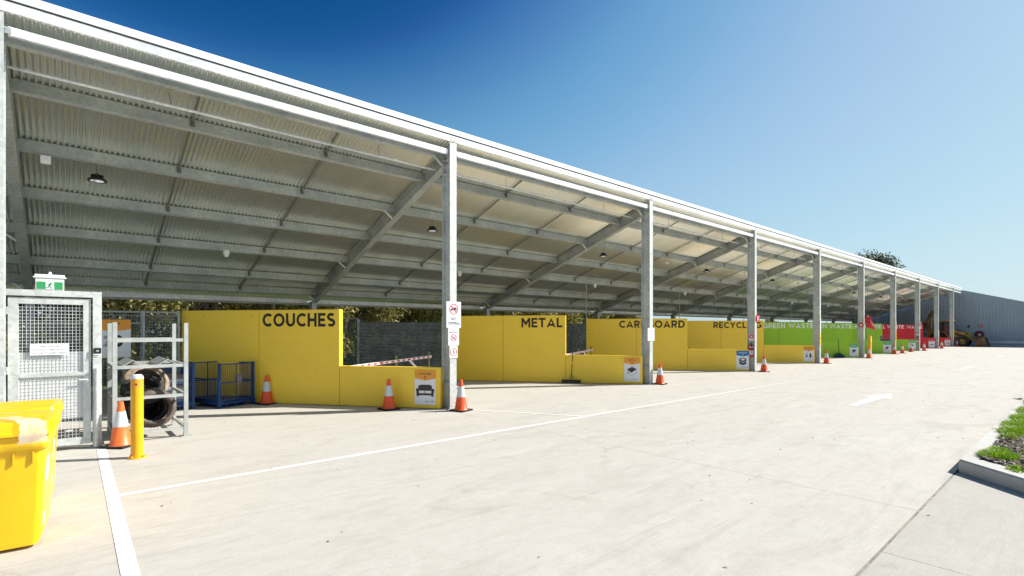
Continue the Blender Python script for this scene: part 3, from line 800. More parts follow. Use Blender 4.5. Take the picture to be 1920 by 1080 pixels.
# =================================================================== things hung from the roof
def pendant(i, t, label):
    n = 11.66; z = 4.33
    r = thing("pendant_lamp", label, "lamp", (t, n, z), 0, "round high-bay lamps hung under the shed roof"); r.scale = (.78, .78, .72)
    m = MB(); m.lathe([(0.155, 0.0), (0.178, -0.004), (0.182, 0.022), (0.168, 0.045), (0.12, 0.062), (0.085, 0.085), (0.075, 0.15), (0.05, 0.17), (0.0, 0.175)], 24); m.build("lamp_shade", M_black, r, True)
    m = MB(); m.lathe([(0.0, 0.000), (0.125, 0.000), (0.135, 0.006), (0.0, 0.006)], 24); m.build("diffuser", M_lamp, r)
    m = MB()
    for k in range(14):
        a = 2*math.pi*k/14; m.box(0.05, 0.115, -.003, .003, 0.05, 0.15, Matrix.Rotation(a, 4, 'Z'))
    m.build("cooling_fin", M_black, r)
    m = MB(); m.cyl((0, 0, 0.17), (0, 0, 0.20), 0.014, n=8); m.cyl((0, 0, 0.20), (-0.02, -0.02, roof_z(n)-0.03-z), 0.006, n=6); m.build("cord", M_dark_steel, r)
lamp_t = [0.42, 7.38, 14.6, 22.05, 29.3, 36.6, 43.8, 51.1, 58.4, 65.6]
names = ["nearest black pendant lamp, hanging above the mesh gate end of the shed", "black pendant lamp just left of the NO TIPPING post", "black pendant lamp above the CARDBOARD wall, left of the second column",
         "black pendant lamp between the second and third front columns", "black pendant lamp right of the third front column", "black pendant lamp hidden near the fourth front column",
         "small pendant lamp between the fourth and fifth front columns", "small pendant lamp between the fifth and sixth front columns", "small far pendant lamp above the red walls", "farthest pendant lamp under the end of the roof"]
for i, t in enumerate(lamp_t): pendant(i, t, names[i])
sn = ["nearest white sensor under the roof, above the blue cages", "white sensor just right of the NO TIPPING post top", "white sensor above the gap between METAL and CARDBOARD", "white sensor above the RECYCLING wall",
      "white sensor right of the third column", "white sensor above the first green wall", "small white sensor above the second green wall", "small far white sensor above the red walls"]
for k, t in enumerate([2.98, 10.0, 17.08, 24.4, 31.7, 38.8, 46.2, 53.5]):
    r = thing("motion_sensor", sn[k], "sensor", (t, 14.1, 3.55), 0, "white sensors under the purlins")
    m = MB(); m.lathe([(0, -0.075), (0.045, -0.06), (0.06, -0.02), (0.045, 0.0), (0.0, 0.0)], 16); m.build("lens", M_sign_white, r, True)
    m = MB(); m.lathe([(0.07, 0.0), (0.08, 0.02), (0.06, 0.10), (0.0, 0.10)], 16); m.build("housing", M_sign_white, r, True)
r = thing("emergency_light", "square white emergency light box fixed under a purlin at far left", "light fitting", (-0.25, 11.42, 4.50)); r.scale = (.72, .72, .72)
m = MB(); m.box(-0.09, 0.09, -0.05, 0.05, -0.09, 0.09, bev=0.008); m.build("housing", M_sign_white, r)
m = MB(); m.lathe([(0.0, 0.012), (0.035, 0.008), (0.045, 0), (0, 0)], 16, Matrix.Translation((0, -0.053, -0.02)) @ Matrix.Rotation(math.radians(90), 4, 'X')); m.build("lens", M_sign_white, r)
for i in (3, 4, 5, 6):
    r = thing("junction_box", "small white junction box on the purlin %s" % ["", "", "", "left of the third column", "left of the fourth column", "left of the fifth column", "left of the sixth column"][i], "junction box", (XC(i)-1.6, 12.0, roof_z(12)-0.12), 0, "junction boxes under the roof")
    m = MB(); m.box(-.09, .09, -.05, .05, -.04, .04, bev=.006); m.build("cover", M_sign_white, r)

# =================================================================== painted bay walls
WDIR = Vector((-math.sin(math.radians(37)), math.cos(math.radians(37)), 0))
WROT = math.atan2(-WDIR.y, -WDIR.x)
def wall_origin(i): return Vector((5.99+7.357*(i-1), 9.14, 0))
TW = 0.15
def bay_wall(i, word, mat, lmat, label, width, label_word="bay wall"):
    r = thing("bay_wall", label, "wall", wall_origin(i), WROT, "painted concrete walls between the bays")
    for (x0, x1, h, nm) in ((-6.5, -4.405, 2.14, "tall_panel"), (-4.395, -2.365, 2.14, "tall_panel"), (-2.355, 0.0, 0.885, "low_panel")):
        m = MB(); m.box(x0, x1, 0, TW, 0.012, h, bev=0.006); m.build(nm, mat, r)
    m = MB(); m.box(-4.405, -4.395, 0.015, TW-0.015, 0.02, 2.12); m.box(-2.365, -2.355, 0.015, TW-0.015, 0.02, 0.87); m.build("joint_sealant", M_joint, r)
    put("lettering", stroke_text("lettering", word, lmat, 0.305, width), r, (-2.47-width, -0.003, 1.757))
    if i in (1, 2):
        m = MB()
        for x in (-5.9, -4.6): m.cyl((x, -0.006, 2.0), (x, 0, 2.0), 0.012, n=8)
        m.build("lifting_plug", M_joint, r)
    return r
walls = [(1, "COUCHES", M_yellow_wall, M_black_paint, "nearest tall yellow wall lettered COUCHES in black, stepping down to a low end", 1.83),
 (2, "METAL", M_yellow_wall, M_black_paint, "yellow wall lettered METAL in black between the first and second columns", 1.32),
 (3, "CARDBOARD", M_yellow_wall, M_black_paint, "yellow wall lettered CARDBOARD, partly hidden by the second column", 2.65),
 (4, "RECYCLING", M_yellow_wall, M_black_paint, "yellow wall lettered RECYCLING, partly hidden by the third column", 2.3),
 (5, "GREEN WASTE", M_green_wall, M_white_paint, "first green wall lettered GREEN WASTE in white, beside the RECYCLING wall", 2.83),
 (6, "GREEN WASTE", M_green_wall, M_white_paint, "second green wall, its lettering cut to N WASTE by the fourth column", 2.83),
 (7, "GREEN WASTE", M_green_wall, M_white_paint, "third and farthest green wall, behind the red flag", 2.83),
 (8, "GENERAL WASTE", M_red_wall, M_white_paint, "first red wall lettered GENERAL WASTE in white, next to the green ones", 3.1),
 (9, "GENERAL WASTE", M_red_wall, M_white_paint, "farthest red wall lettered WASTE, in front of the parked loader", 3.1)]
for a in walls: bay_wall(*a)

# =================================================================== posters on the low panels
def xz_poly(name, pts, mat, parent, y=0.0, th=0.002):
    m = MB(); m.prism(pts, y-th, y); return m.build(name, mat, parent)
def strokes(polys, y, mat, parent, name="pictogram"):
    m = MB()
    for p in polys: m.prism(p, y-0.002, y)
    return m.build(name, mat, parent)
def ring(cx, cz, r0, r1, n=28, sx=1.0):
    return [[(cx+r0*math.cos(a)*sx, cz+r0*math.sin(a)), (cx+r1*math.cos(a)*sx, cz+r1*math.sin(a)), (cx+r1*math.cos(b)*sx, cz+r1*math.sin(b)), (cx+r0*math.cos(b)*sx, cz+r0*math.sin(b))]
            for a, b in ((2*math.pi*k/n, 2*math.pi*(k+1)/n) for k in range(n))]
def disc(cx, cz, r, n=20, sx=1.0): return [(cx+r*math.cos(2*math.pi*k/n)*sx, cz+r*math.sin(2*math.pi*k/n)) for k in range(n)]
def bar(x0, z0, x1, z1, w):
    d = Vector((x1-x0, z1-z0)); d.normalize(); s = Vector((-d.y, d.x))*w/2
    return [(x0+s.x, z0+s.y), (x0-s.x, z0-s.y), (x1-s.x, z1-s.y), (x1+s.x, z1+s.y)]
def picto_couch():
    return [[(-.125, .36), (-.150, .425), (-.147, .455), (-.13, .475), (-.08, .488), (.08, .488), (.13, .475), (.147, .455), (.150, .425), (.125, .36)],
            disc(-.165, .375, .033), disc(.165, .375, .033), [(-.183, .26), (-.190, .365), (-.135, .365), (-.130, .26)], [(.130, .26), (.135, .365), (.190, .365), (.183, .26)],
            [(-.131, .262), (-.131, .305), (.131, .305), (.131, .262)], [(-.006, .305), (-.006, .36), (.006, .36), (.006, .305)],
            [(-.175, .235), (-.175, .26), (-.135, .26), (-.135, .235)], [(.135, .235), (.135, .26), (.175, .26), (.175, .235)]]
def picto_metal():
    return [[(0, .51), (-.15, .43), (-.02, .33), (.14, .44)], bar(-.15, .33, -.02, .24, .006), bar(-.02, .24, .15, .35, .006), bar(-.15, .33, -.11, .36, .006), bar(.15, .35, .10, .39, .006), bar(-.11, .30, -.11, .37, .02)]
def picto_box():
    return [[(0, .34), (-.13, .40), (-.13, .46), (0, .40)], [(.005, .34), (.13, .40), (.13, .46), (.005, .40)], [(0, .22), (-.12, .28), (-.12, .38), (0, .32)], [(.006, .22), (.12, .28), (.12, .38), (.006, .32)],
            [(-.14, .46), (-.03, .53), (0, .50), (-.11, .435)], [(.14, .46), (.03, .53), (0, .50), (.11, .435)]]
def picto_mixed():
    return [[(.03, .26), (.03, .42), (.055, .46), (.055, .49), (.085, .49), (.085, .46), (.11, .42), (.11, .26)], bar(-.14, .44, -.05, .50, .022), disc(-.09, .33, .045), bar(-.13, .39, -.06, .40, .012), [(.13, .31), (.13, .34), (.17, .34), (.17, .31)]]
def picto_barrow():
    return [[(-.11, .42), (-.07, .34), (.06, .34), (.11, .43)], bar(.10, .43, .16, .48, .012), *ring(-.06, .30, .018, .035), bar(.02, .34, .05, .28, .012), bar(-.09, .35, -.05, .30, .01), disc(-.03, .43, .03), disc(.03, .44, .035)]
def picto_general():
    return [bar(-.07, .30, -.07, .50, .014), [(.03, .27), (.03, .36), (.07, .42), (.13, .36), (.13, .27)], disc(-.12, .31, .035), [(-.05, .27), (-.05, .33), (.0, .33), (.0, .27)]]
def poster(i, word, hmat, pic, label, tmat=M_sign_dark, s=0.345, off=None):
    o = wall_origin(i) + WDIR*s + Vector((-WDIR.y, WDIR.x, 0))*0.006
    r = thing("poster", label, "poster", (o.x, o.y, 0.09), WROT, "waste posters on the low wall ends")
    W, H = 0.475, 0.735; y = -0.004
    m = MB(); m.box(-W/2, W/2, -0.003, 0.001, 0, H); m.build("board", M_sign_white, r)
    xz_poly("header", [(-W/2, H), (-W/2, H-.175), (0, H-.225), (W/2, H-.175), (W/2, H)], hmat, r, y, 0.002)
    put("lettering", text_mesh("lettering", word, tmat, 0.036, min(0.42, 0.034*len(word)+0.04), bold=0.02, align='CENTER'), r, (0, -0.008, H-.095))
    strokes(ring(0, H-.155, .016, .026, 12), -0.007, tmat, r, "recycling_mark")
    strokes([[(x*1.05, z-.065) for x, z in q] for q in pic()], -0.005, M_sign_dark, r)
    strokes([bar(.02, .07, .10, .07, .014), disc(.0, .07, .010), disc(.155, .072, .018), bar(.175, .065, .20, .065, .01)], -0.005, M_sign_grey, r, "printed_crest")
poster(1, "COUCHES", M_sign_orange, picto_couch, "orange-headed poster with a dark sofa, on the low end of the COUCHES wall")
poster(2, "METAL", M_sign_orange, picto_metal, "orange-headed poster with a black metal sheet, on the low end of the METAL wall", s=0.315)
poster(3, "CARDBOARD", M_sign_blue, picto_box, "blue-headed poster with an open box, on the low end of the CARDBOARD wall", M_white_paint, 0.24)
poster(4, "RECYCLING", M_sign_orange, picto_mixed, "orange-headed poster with a bottle and cans, on the low end of the RECYCLING wall", s=0.28)
for i, w in ((5, "nearest"), (6, "middle"), (7, "farthest")):
    poster(i, "GREEN WASTE", M_sign_greenw, picto_barrow, "green-headed poster with a wheelbarrow, %s of the three" % w, M_white_paint, 0.30)
poster(8, "GENERAL WASTE", M_sign_red, picto_general, "red-headed poster on the nearer low red wall", M_white_paint, 0.30)
poster(9, "GENERAL WASTE", M_sign_red, picto_general, "red-headed poster on the farther low red wall", M_white_paint, 0.30)

# =================================================================== signs on the columns
FY = 8.957
def plate(name, label, t, z0, z1, w, cat="sign", y=FY, mat=M_sign_white, group=None):
    r = thing(name, label, cat, (t, y, z0), 0, group)
    m = MB(); m.box(-w/2, w/2, -0.003, 0.0, 0, z1-z0, bev=0.001); m.build("board", mat, r); return r
x1 = XC(1)
r = plate("no_tipping_sign", "white NO TIPPING sign with a barred red circle, top sign on the first column", x1, 1.73, 2.285, 0.37, y=FY-0.010)
strokes(ring(0, .395, .098, .112, 36) , -0.006, M_sign_red, r, "red_circle")
strokes([bar(-.072, .467, .072, .323, .014)], -0.008, M_sign_red, r, "red_bar")
strokes([[(-.08, .37), (-.03, .37), (-.03, .40), (-.055, .41), (-.08, .39)], [(-.02, .375), (.06, .385), (.075, .42), (.0, .44)], disc(.07, .375, .012), disc(-.06, .367, .010)], -0.005, M_sign_dark, r)
put("lettering", text_mesh("lettering", "NO", M_sign_navy, 0.068, 0.12, bold=0.0, align='CENTER'), r, (0, -0.006, 0.155))
put("lettering", text_mesh("lettering", "TIPPING", M_sign_navy, 0.068, 0.31, bold=0.0, align='CENTER'), r, (0, -0.006, 0.06))
r = plate("no_smoking_sign", "white NO SMOKING sign with a barred red circle, middle sign on the first column", x1, 1.355, 1.722, 0.275, y=FY-0.007)
strokes(ring(0, .165, .062, .073, 30), -0.006, M_sign_red, r, "red_circle"); strokes([bar(-.045, .21, .045, .12, .011)], -0.008, M_sign_red, r, "red_bar")
strokes([bar(-.04, .155, .03, .155, .014), bar(.032, .162, .04, .185, .006)], -0.005, M_sign_dark, r)
put("lettering", text_mesh("lettering", "NO", M_sign_navy, 0.024, None, bold=0.015, align='CENTER'), r, (0, -0.006, 0.315))
put("lettering", text_mesh("lettering", "SMOKING", M_sign_navy, 0.024, 0.22, bold=0.015, align='CENTER'), r, (0, -0.006, 0.270))
r = plate("speed_sign", "white speed sign with a 5 in a red circle, lowest sign on the first column", x1, 1.085, 1.347, 0.205, y=FY-0.004)
strokes(ring(0, .13, .075, .085, 32), -0.006, M_sign_red, r, "red_circle")
put("lettering", text_mesh("lettering", "5", M_sign_dark, 0.09, None, bold=0.01, align='CENTER'), r, (0, -0.006, 0.085))
x2 = XC(2)
r = plate("warning_sign", "white notice with three faint lines of lettering on the second column", x2-0.03, 1.345, 1.735, 0.36, y=FY-0.006)
for k, (w_, wd) in enumerate((("CHILDREN & PETS", 0.31), ("MUST REMAIN", 0.26), ("IN VEHICLE", 0.22))):
    put("lettering", text_mesh("lettering", w_, M_sign_grey, 0.042, wd, align='CENTER'), r, (0, -0.006, 0.265-k*0.095))
def side_sign(name, label, t, y, z0, z1, w, mat):   # projects from the column, faces along the shed
    r = thing(name, label, "sign", (t, y, z0), 0)
    m = MB(); m.box(0, 0.003, -w, 0, 0, z1-z0); m.build("board", mat, r); return r
# extinguisher signs and extinguishers on the web side of columns 3 and 7, 9
def extinguisher(i, label, slabel, blabel):
    x = XC(i); y = 9.113
    r = thing("fire_extinguisher", label, "extinguisher", (x-0.092, y, 0.60), 0, "red fire extinguishers on the columns")
    M0 = Matrix.Translation((0, 0, 0))
    m = MB(); m.lathe([(0.0, 0), (0.075, 0.0), (0.082, 0.012), (0.082, 0.40), (0.07, 0.44), (0.03, 0.475), (0.028, 0.49), (0.0, 0.49)], 20); m.build("cylinder", M_red, r, True)
    m = MB(); m.lathe([(0.0835, 0.36), (0.0835, 0.40)], 20, cap=False); m.lathe([(0.0835, 0.08), (0.0835, 0.24)], 20, cap=False); m.build("label_band", M_sign_white, r)
    m = MB(); m.cyl((0, 0, .49), (0, 0, .53), .022, n=10); m.box(-.10, .02, -.012, .012, .53, .545); m.box(-.09, .02, -.012, .012, .555, .567, Matrix.Rotation(0.15, 4, 'Y')); m.build("valve_handle", M_black, r)
    m = MB(); m.tube([(-.02, 0, .51), (-.07, -.05, .50), (-.09, -.07, .42), (-.085, -.07, .25), (-.08, -.06, .12)], .009, 8); m.build("hose", M_rubber, r)
    q = thing("extinguisher_sign", slabel, "sign", (x-0.0885, y-0.02, 1.235), 0)
    m = MB(); m.box(-.003, 0, -.09, .09, 0, .27); m.build("board", M_sign_white, q)
    m = MB(); m.lathe([(0, 0), (.085, 0), (.085, .003), (0, .003)], 24, Matrix.Translation((-.003, 0, .17)) @ Matrix.Rotation(math.radians(-90), 4, 'Y')); m.build("red_disc", M_sign_red, q)
    m = MB(); m.lathe([(0, 0), (.035, 0), (.035, .002), (0, .002)], 20, Matrix.Translation((-.0062, 0, .165)) @ Matrix.Rotation(math.radians(-90), 4, 'Y')); m.build("white_disc", M_sign_white, q)
    q = thing("fire_location_sign", blabel, "sign", (x+0.02, 8.956, 2.02), 0)
    m = MB(); m.box(0, .26, -.03, -.001, 0, .24, Matrix.Rotation(0.0, 4, 'Z')); m.build("board", M_sign_red, q)
    m = MB(); m.box(.10, .13, -.034, -.031, .04, .20); m.box(.02, .05, -.034, -.031, .04, .20); m.build("white_figure", M_sign_white, q)
extinguisher(3, "red fire extinguisher low on the third column", "small round red and white sign above the third column's extinguisher", "red fire sign high on the third column beside RECYCLING")
extinguisher(7, "red fire extinguisher low on the seventh column by the far cones", "small sign above the seventh column's extinguisher", "small red fire sign on the seventh column")
for i, lab in ((4, "fourth"), (6, "sixth"), (9, "ninth")):
    r = plate("notice_strip", "narrow white notice strip on the %s column" % lab, XC(i), 1.52, 2.25, 0.145, y=FY-0.003)
    for k in range(5): strokes([bar(-.045, .08+k*.14, .045, .08+k*.14, .012)], -0.005, M_sign_grey, r, "printed_line")
    r = plate("warning_strip", "bright yellow warning strip below the white one on the %s column" % lab, XC(i), 0.93, 1.49, 0.17, y=FY-0.003, mat=M_sign_yellow)
    strokes([[(-.05, .28), (.05, .28), (.0, .36)], bar(-.04, .12, .04, .12, .016), bar(-.04, .07, .04, .07, .016)], -0.005, M_sign_dark, r, "printed_symbol")
r = plate("notice_strip", "small white notice box on the eighth column", XC(8), 1.05, 1.55, 0.2, y=FY-0.003)
# red bag or flag hung on column 5
q = thing("red_flag", "crumpled glossy red flag tied to the fifth column", "flag", (XC(5)+0.04, 8.93, 1.80), -1.0); q.scale = (.72, .72, .85)
vv = []; ff = []; NX, NZ = 12, 14
for j in range(NZ+1):
    for i in range(NX+1):
        u, v = i/NX, j/NZ
        x = 0.08 + u*(0.55-0.12*v) + 0.02*math.sin(v*9) - 0.10*v + 0.1*(1-v)*u; z = v*0.82 - 0.18*u*(1-v) - 0.06*u*v
        y = -0.16*math.sin(u*3.1)*(0.6+0.4*math.sin(v*5)) + 0.035*math.sin(u*11+v*7) - 0.02*math.sin(v*17+u*4)
        vv.append((x, y, z))
for j in range(NZ):
    for i in range(NX):
        a = j*(NX+1)+i; ff.append((a, a+1, a+NX+2, a+NX+1))
me = raw_mesh("cloth", vv, ff, M_red, True); o = put("cloth", me, q)
md = o.modifiers.new("thickness", 'SOLIDIFY'); md.thickness = 0.01
m = MB(); m.cyl((0.10, 0, -0.9), (0.09, 0, 0.75), 0.012, n=8); m.build("pole", M_black, q, True)
q = thing("hydrant_sign", "small red square sign on the side of the fifth column", "sign", (XC(5)-0.0885, 9.1, 1.82), 0)
m = MB(); m.box(-.003, 0, -.11, .11, 0, .25); m.build("board", M_sign_red, q)
m = MB(); m.box(-.005, -.0032, -.05, .05, .06, .19); m.build("printed_symbol", M_sign_white, q)

# =================================================================== traffic cones
def cone_proto(body):
    r = thing("traffic_cone", "x", "cone", (0, 0, 0), 0, "orange and white traffic cones along the shed")
    m = MB(); m.box(-0.185, 0.185, -0.185, 0.185, 0, 0.028, bev=0.01); m.build("base", M_rubber, r)
    R = lambda z: 0.135 - (0.135-0.03)*(z-0.028)/(0.65-0.028)
    m = MB(); m.lathe([(R(0.028)+.012, 0.028), (R(0.04), 0.045), (R(0.30), 0.30), (R(.52), .52), (R(.645), .645), (0.020, .65), (0.018, .60), (0.0, .60)], 28); m.build("cone_body", body, r, True)
    m = MB(); m.lathe([(R(.29)+.0005, .288), (R(.29)+.003, .290), (R(.505)+.003, .505), (R(.505)+.0005, .507)], 28, cap=False); m.build("reflective_band", M_cone_white, r, True)
    return r
cones = [((6.20, 8.69), "orange cone with a white band at the foot of the NO TIPPING column", 0.3, 1),
 ((5.15, 9.84), "cone standing against the low end of the COUCHES wall", 0.0, 1), ((3.44, 12.40), "cone against the tall COUCHES wall, right of the blue cage", 0.5, 1),
 ((0.60, 9.30), "faded orange cone between the rack and the yellow bollard", 0.8, 0), ((13.80, 8.82), "cone at the foot of the second column, by the METAL bay", 0.2, 1),
 ((20.95, 8.66), "cone at the foot of the third column, under the extinguisher", 0.6, 1), ((28.3, 8.70), "cone at the foot of the fourth column, in front of green walls", 0.1, 1),
 ((35.35, 8.66), "pale orange cone leaning beside the orange bollard at the fifth column", 0.3, 0), ((42.45, 8.92), "cone partly behind the sixth column", 0.4, 1),
 ((44.3, 8.86), "cone in front of the blue trolley, right of the sixth column", 0.7, 1), ((47.7, 9.02), "cone in front of the farthest wheelbarrow poster", 0.2, 1),
 ((50.9, 8.79), "cone right of the seventh column in front of the first low red wall", 0.5, 1), ((57.9, 8.78), "cone at the foot of the eighth column", 0.1, 1),
 ((65.6, 8.80), "farthest cone, at the ninth column before the loader", 0.9, 1)]
pr = [cone_proto(M_orange_sun), cone_proto(M_orange)]; used = [False, False]
for (x, y), lab, rz, k in cones:
    o = pr[k] if not used[k] else copy_tree(pr[k])
    used[k] = True
    o.location = (x, y, 0.0015); o.rotation_euler = (0, 0, rz); o["label"] = lab

# =================================================================== bollards
r = thing("bollard", "yellow steel bollard with a silver cap in front of the rack", "bollard", (0.71, 8.34, 0))
m = MB(); m.cyl((0, 0, 0.012), (0, 0, 1.045), 0.070, n=32); m.build("post", M_bollard, r, True)
m = MB(); m.lathe([(0.072, 1.045), (0.072, 1.06), (0.064, 1.082), (0.045, 1.10), (0.0, 1.103)], 28); m.build("cap", M_bright, r, True)
m = MB(); m.lathe([(0.0707, 0.93), (0.0707, 1.035)], 28, cap=False); m.build("sticker_band", M_sign_orange, r, True)
m = MB(); m.prism([(-.015, .965), (.015, .965), (0, .995)], -0.0735, -0.0708, Matrix.Rotation(-0.2, 4, 'Z')); m.build("warning_mark", M_sign_dark, r)
m = MB(); m.lathe([(0.0, 0), (0.105, 0.0), (0.105, 0.014), (0.0, 0.014)], 24)
for k in range(4):
    a = math.pi/4+k*math.pi/2; m.cyl((.090*math.cos(a), .090*math.sin(a), .014), (.090*math.cos(a), .090*math.sin(a), .034), .012, n=6)
m.build("base_flange", M_bollard, r)
r = thing("guide_post", "flat orange post standing by the fifth column", "post", (36.0, 8.75, 0))
m = MB(); m.box(-.13, .13, -.05, .05, 0, 1.30, bev=.02); m.build("post", paint("amber_plastic", (0.85, 0.36, 0.01), 0.45), r)
m = MB(); m.box(-.10, .10, -.053, -.0505, .9, 1.2); m.build("reflector", M_sign_yellow, r)

# =================================================================== yellow wheelie bins
def rounded(x0, x1, y0, y1, r, n=5):
    pts = []
    for cx, cy, a0 in ((x1-r, y0+r, -90), (x1-r, y1-r, 0), (x0+r, y1-r, 90), (x0+r, y0+r, 180)):
        for k in range(n+1):
            a = math.radians(a0+90*k/n); pts.append((cx+r*math.cos(a), cy+r*math.sin(a)))
    return pts
def loft(sections, name, mat, parent, cap0=True, cap1=True):
    m = MB(); rings = [[m.bm.verts.new((x, y, z)) for x, y in pts] for pts, z in sections]; n = len(rings[0])
    for A, B in zip(rings, rings[1:]):
        for i in range(n): m.bm.faces.new([A[i], A[(i+1) % n], B[(i+1) % n], B[i]])
    if cap0: m.bm.faces.new(rings[0][::-1])
    if cap1: m.bm.faces.new(rings[-1])
    return m.build(name, mat, parent, True, 50)
def wheelie_bin(x, y, label, wrap):
    r = thing("wheelie_bin", label, "bin", (x, y, 0), 0, "yellow wheelie bins beside the gate")
    # local: front face at y=0, right side at x=0
    loft([(rounded(-.50, -.055, .05, .56, .05), 0.03), (rounded(-.52, -.035, .035, .60, .05), 0.10), (rounded(-.56, -.012, .012, .66, .045), 0.78), (rounded(-.565, -.010, .008, .665, .045), 0.80)], "bin_body", M_bin, r)
    loft([(rounded(-.575, .0, -.004, .675, .045), 0.80), (rounded(-.588, .012, -.018, .69, .045), 0.815), (rounded(-.590, .015, -.02, .70, .045), 0.86), (rounded(-.585, .01, -.012, .69, .045), 0.945)], "bin_rim", M_bin, r)
    secs = []
    for k in range(9):
        u = k/8; z = 0.948+0.085*math.sin(u*math.pi/2); ins = 0.02*u+0.10*max(0, u-.75)
        secs.append((rounded(-.605+ins, .03-ins, -.045+ins*1.3, .70-ins*.6, .055), z))
    loft([(rounded(-.610, .034, -.05, .70, .055), 0.925), (rounded(-.610, .034, -.05, .70, .055), 0.945)] + secs, "lid", M_bin, r)
    m = MB()
    for k in range(4): m.box(-.56, -.02, .05+k*.15, .09+k*.15, 1.026, 1.040, bev=.006)
    m.build("lid_rib", M_bin, r)
    m = MB()
    m.box(-.42, -.16, -.032, -.008, .895, .92, bev=.006); m.build("front_grip", M_bin, r)
    m = MB()
    for k in range(5): m.box(-.52+k*.11, -.51+k*.11, -.006, .01, .70, .80)
    m.build("rib", M_bin, r)
    m = MB(); m.cyl((-.56, .74, .98), (-.03, .74, .98), .016, n=10)
    for xx in (-.5, -.3, -.08): m.box(xx-.012, xx+.012, .68, .75, .965, .99)
    m.build("handle", M_bin, r, True)
    for xx in (-.50, -.12):
        m = MB(); m.lathe([(0, -.028), (.085, -.028), (.10, -.018), (.10, .018), (.085, .028), (0, .028)], 20, Matrix.Translation((xx, .60, .10)) @ Matrix.Rotation(math.radians(90), 4, 'Y')); m.build("wheel", M_rubber, r, True)
    return r
b1_ = wheelie_bin(-0.112, 5.36, "front yellow wheelie bin with clear plastic film taped over its lid corner", True)
b2_ = wheelie_bin(-0.085, 6.34, "yellow wheelie bin standing behind the wrapped one", False)
def sticker(r, y0, y1, z0, z1, mat, name="sticker"):
    s = lambda z: -.035 + (.035-.012)*(z-.10)/.68
    m = MB(); m.poly([(s(z0)+.0015, y0, z0), (s(z0)+.0015, y1, z0), (s(z1)+.0015, y1, z1), (s(z1)+.0015, y0, z1)]); m.build(name, mat, r)
sticker(b1_, .16, .30, .50, .70, M_sign_white); sticker(b1_, .08, .20, .16, .26, paint("pale_blue_sticker", (.25, .5, .8), .4)); sticker(b2_, .12, .3, .50, .74, M_sign_white); sticker(b2_, .1, .24, .22, .32, paint("blue_sticker", (.15, .4, .8), .4))
# crinkled plastic film over the lid corner of the front bin
vv = []; ff = []; NU, NV = 26, 20
prof = [(-.30, .25, 1.047), (-.20, .10, 1.050), (-.12, .0, 1.05), (-.08, -.052, 1.03), (-.075, -.062, .98), (-.08, -.060, .92), (-.09, -.05, .86), (-.10, -.03, .86)]
for i in range(NU+1):
    u = i/NU
    for j in range(NV+1):
        v = j/NV; f_ = v*(len(prof)-1); k = min(int(f_), len(prof)-2); w = f_-k
        p = Vector(prof[k]).lerp(Vector(prof[k+1]), w)
        x = p.x - 0.07 + u*(0.17 - 0.03*math.sin(v*4))
        q = Vector((x*9, p.y*9, p.z*9))
        y = p.y - 0.007*abs(noise.noise(q*1.1)) - 0.004*abs(noise.noise(q*3.5)); z = p.z + (0.005*abs(noise.noise(q*1.1+Vector((3, 0, 0)))) if v < .35 else 0)
        vv.append((x, y, z))
for i in range(NU):
    for j in range(NV):
        if i in (0, NU-1) and (j*7+i) % 3 == 0: continue
        a = i*(NV+1)+j; ff.append((a, a+1, a+NV+2, a+NV+1))
put("plastic_film", raw_mesh("plastic_film", vv, ff, M_wrap, True), b1_)
b1_.scale = (1, 1, .965); b2_.scale = (1, 1, .955); b1_.rotation_euler.z = -.075; b2_.rotation_euler.z = -.06

# =================================================================== mesh gate at the left end
def wire_grid(x0, x1, z0, z1, px, pz, r=0.0022, y=0.0, offs=0.004):
    m = MB(); nx = int(round((x1-x0)/px)); nz = int(round((z1-z0)/pz))
    for i in range(nx+1): x = x0+(x1-x0)*i/nx; m.box(x-r, x+r, y-r, y+r, z0, z1)
    for j in range(nz+1): z = z0+(z1-z0)*j/nz; m.box(x0, x1, y-r+offs, y+r+offs, z-r, z+r)
    return m
GY = 9.5
gate = thing("mesh_gate", "galvanised steel gate with a white mesh door leaf and side posts at far left", "gate", (0, GY, 0))
m = MB(); m.box(.292, .392, -.05, .05, 0, 2.235); m.box(-.80, -.602, -.05, .05, 0, 2.235)
m.build("gate_post", M_galv, gate)
m = MB(); m.cyl((.335, -.080, .02), (.335, -.080, 1.14), .028, n=16); m.build("latch_tube", M_galv, gate, True)
m = MB(); m.box(-.601, .291, -.049, .049, 2.152, 2.234); m.build("gate_head", M_galv, gate)
m = MB(); m.box(.27, .41, -.08, .08, 0, .012); m.build("base_plate", M_galv_dull, gate)
leaf = MB(); leaf.box(-.578, -.478, -.024, .024, .07, 2.13); leaf.box(.188, .272, -.024, .024, .07, 2.13); leaf.box(-.4775, .1875, -.0235, .0235, 2.045, 2.13); leaf.box(-.4775, .1875, -.0235, .0235, .07, .165); leaf.box(-.4775, .1875, -.0235, .0235, 1.045, 1.095)
lf_ = leaf.build("door_leaf", M_galv, gate)
tag(wire_grid(-.478, .188, 1.095, 2.045, .039, .046, .0019).build("wire_mesh", M_bright, lf_), kind="stuff")
tag(wire_grid(-.478, .188, .165, 1.045, .039, .046, .0019).build("wire_mesh", M_bright, lf_), kind="stuff")
def perf():
    m, nt, nd, lk, bs = new_mat("perforated_infill_sheet")
    bs.inputs["Base Color"].default_value = (.72, .73, .72, 1); bs.inputs["Metallic"].default_value = .2; bs.inputs["Roughness"].default_value = .42; bs.inputs["Alpha"].default_value = .82
    return m
m = MB(); m.box(-.48, .19, .012, .014, .45, 1.385); m.build("infill_sheet", perf(), lf_)
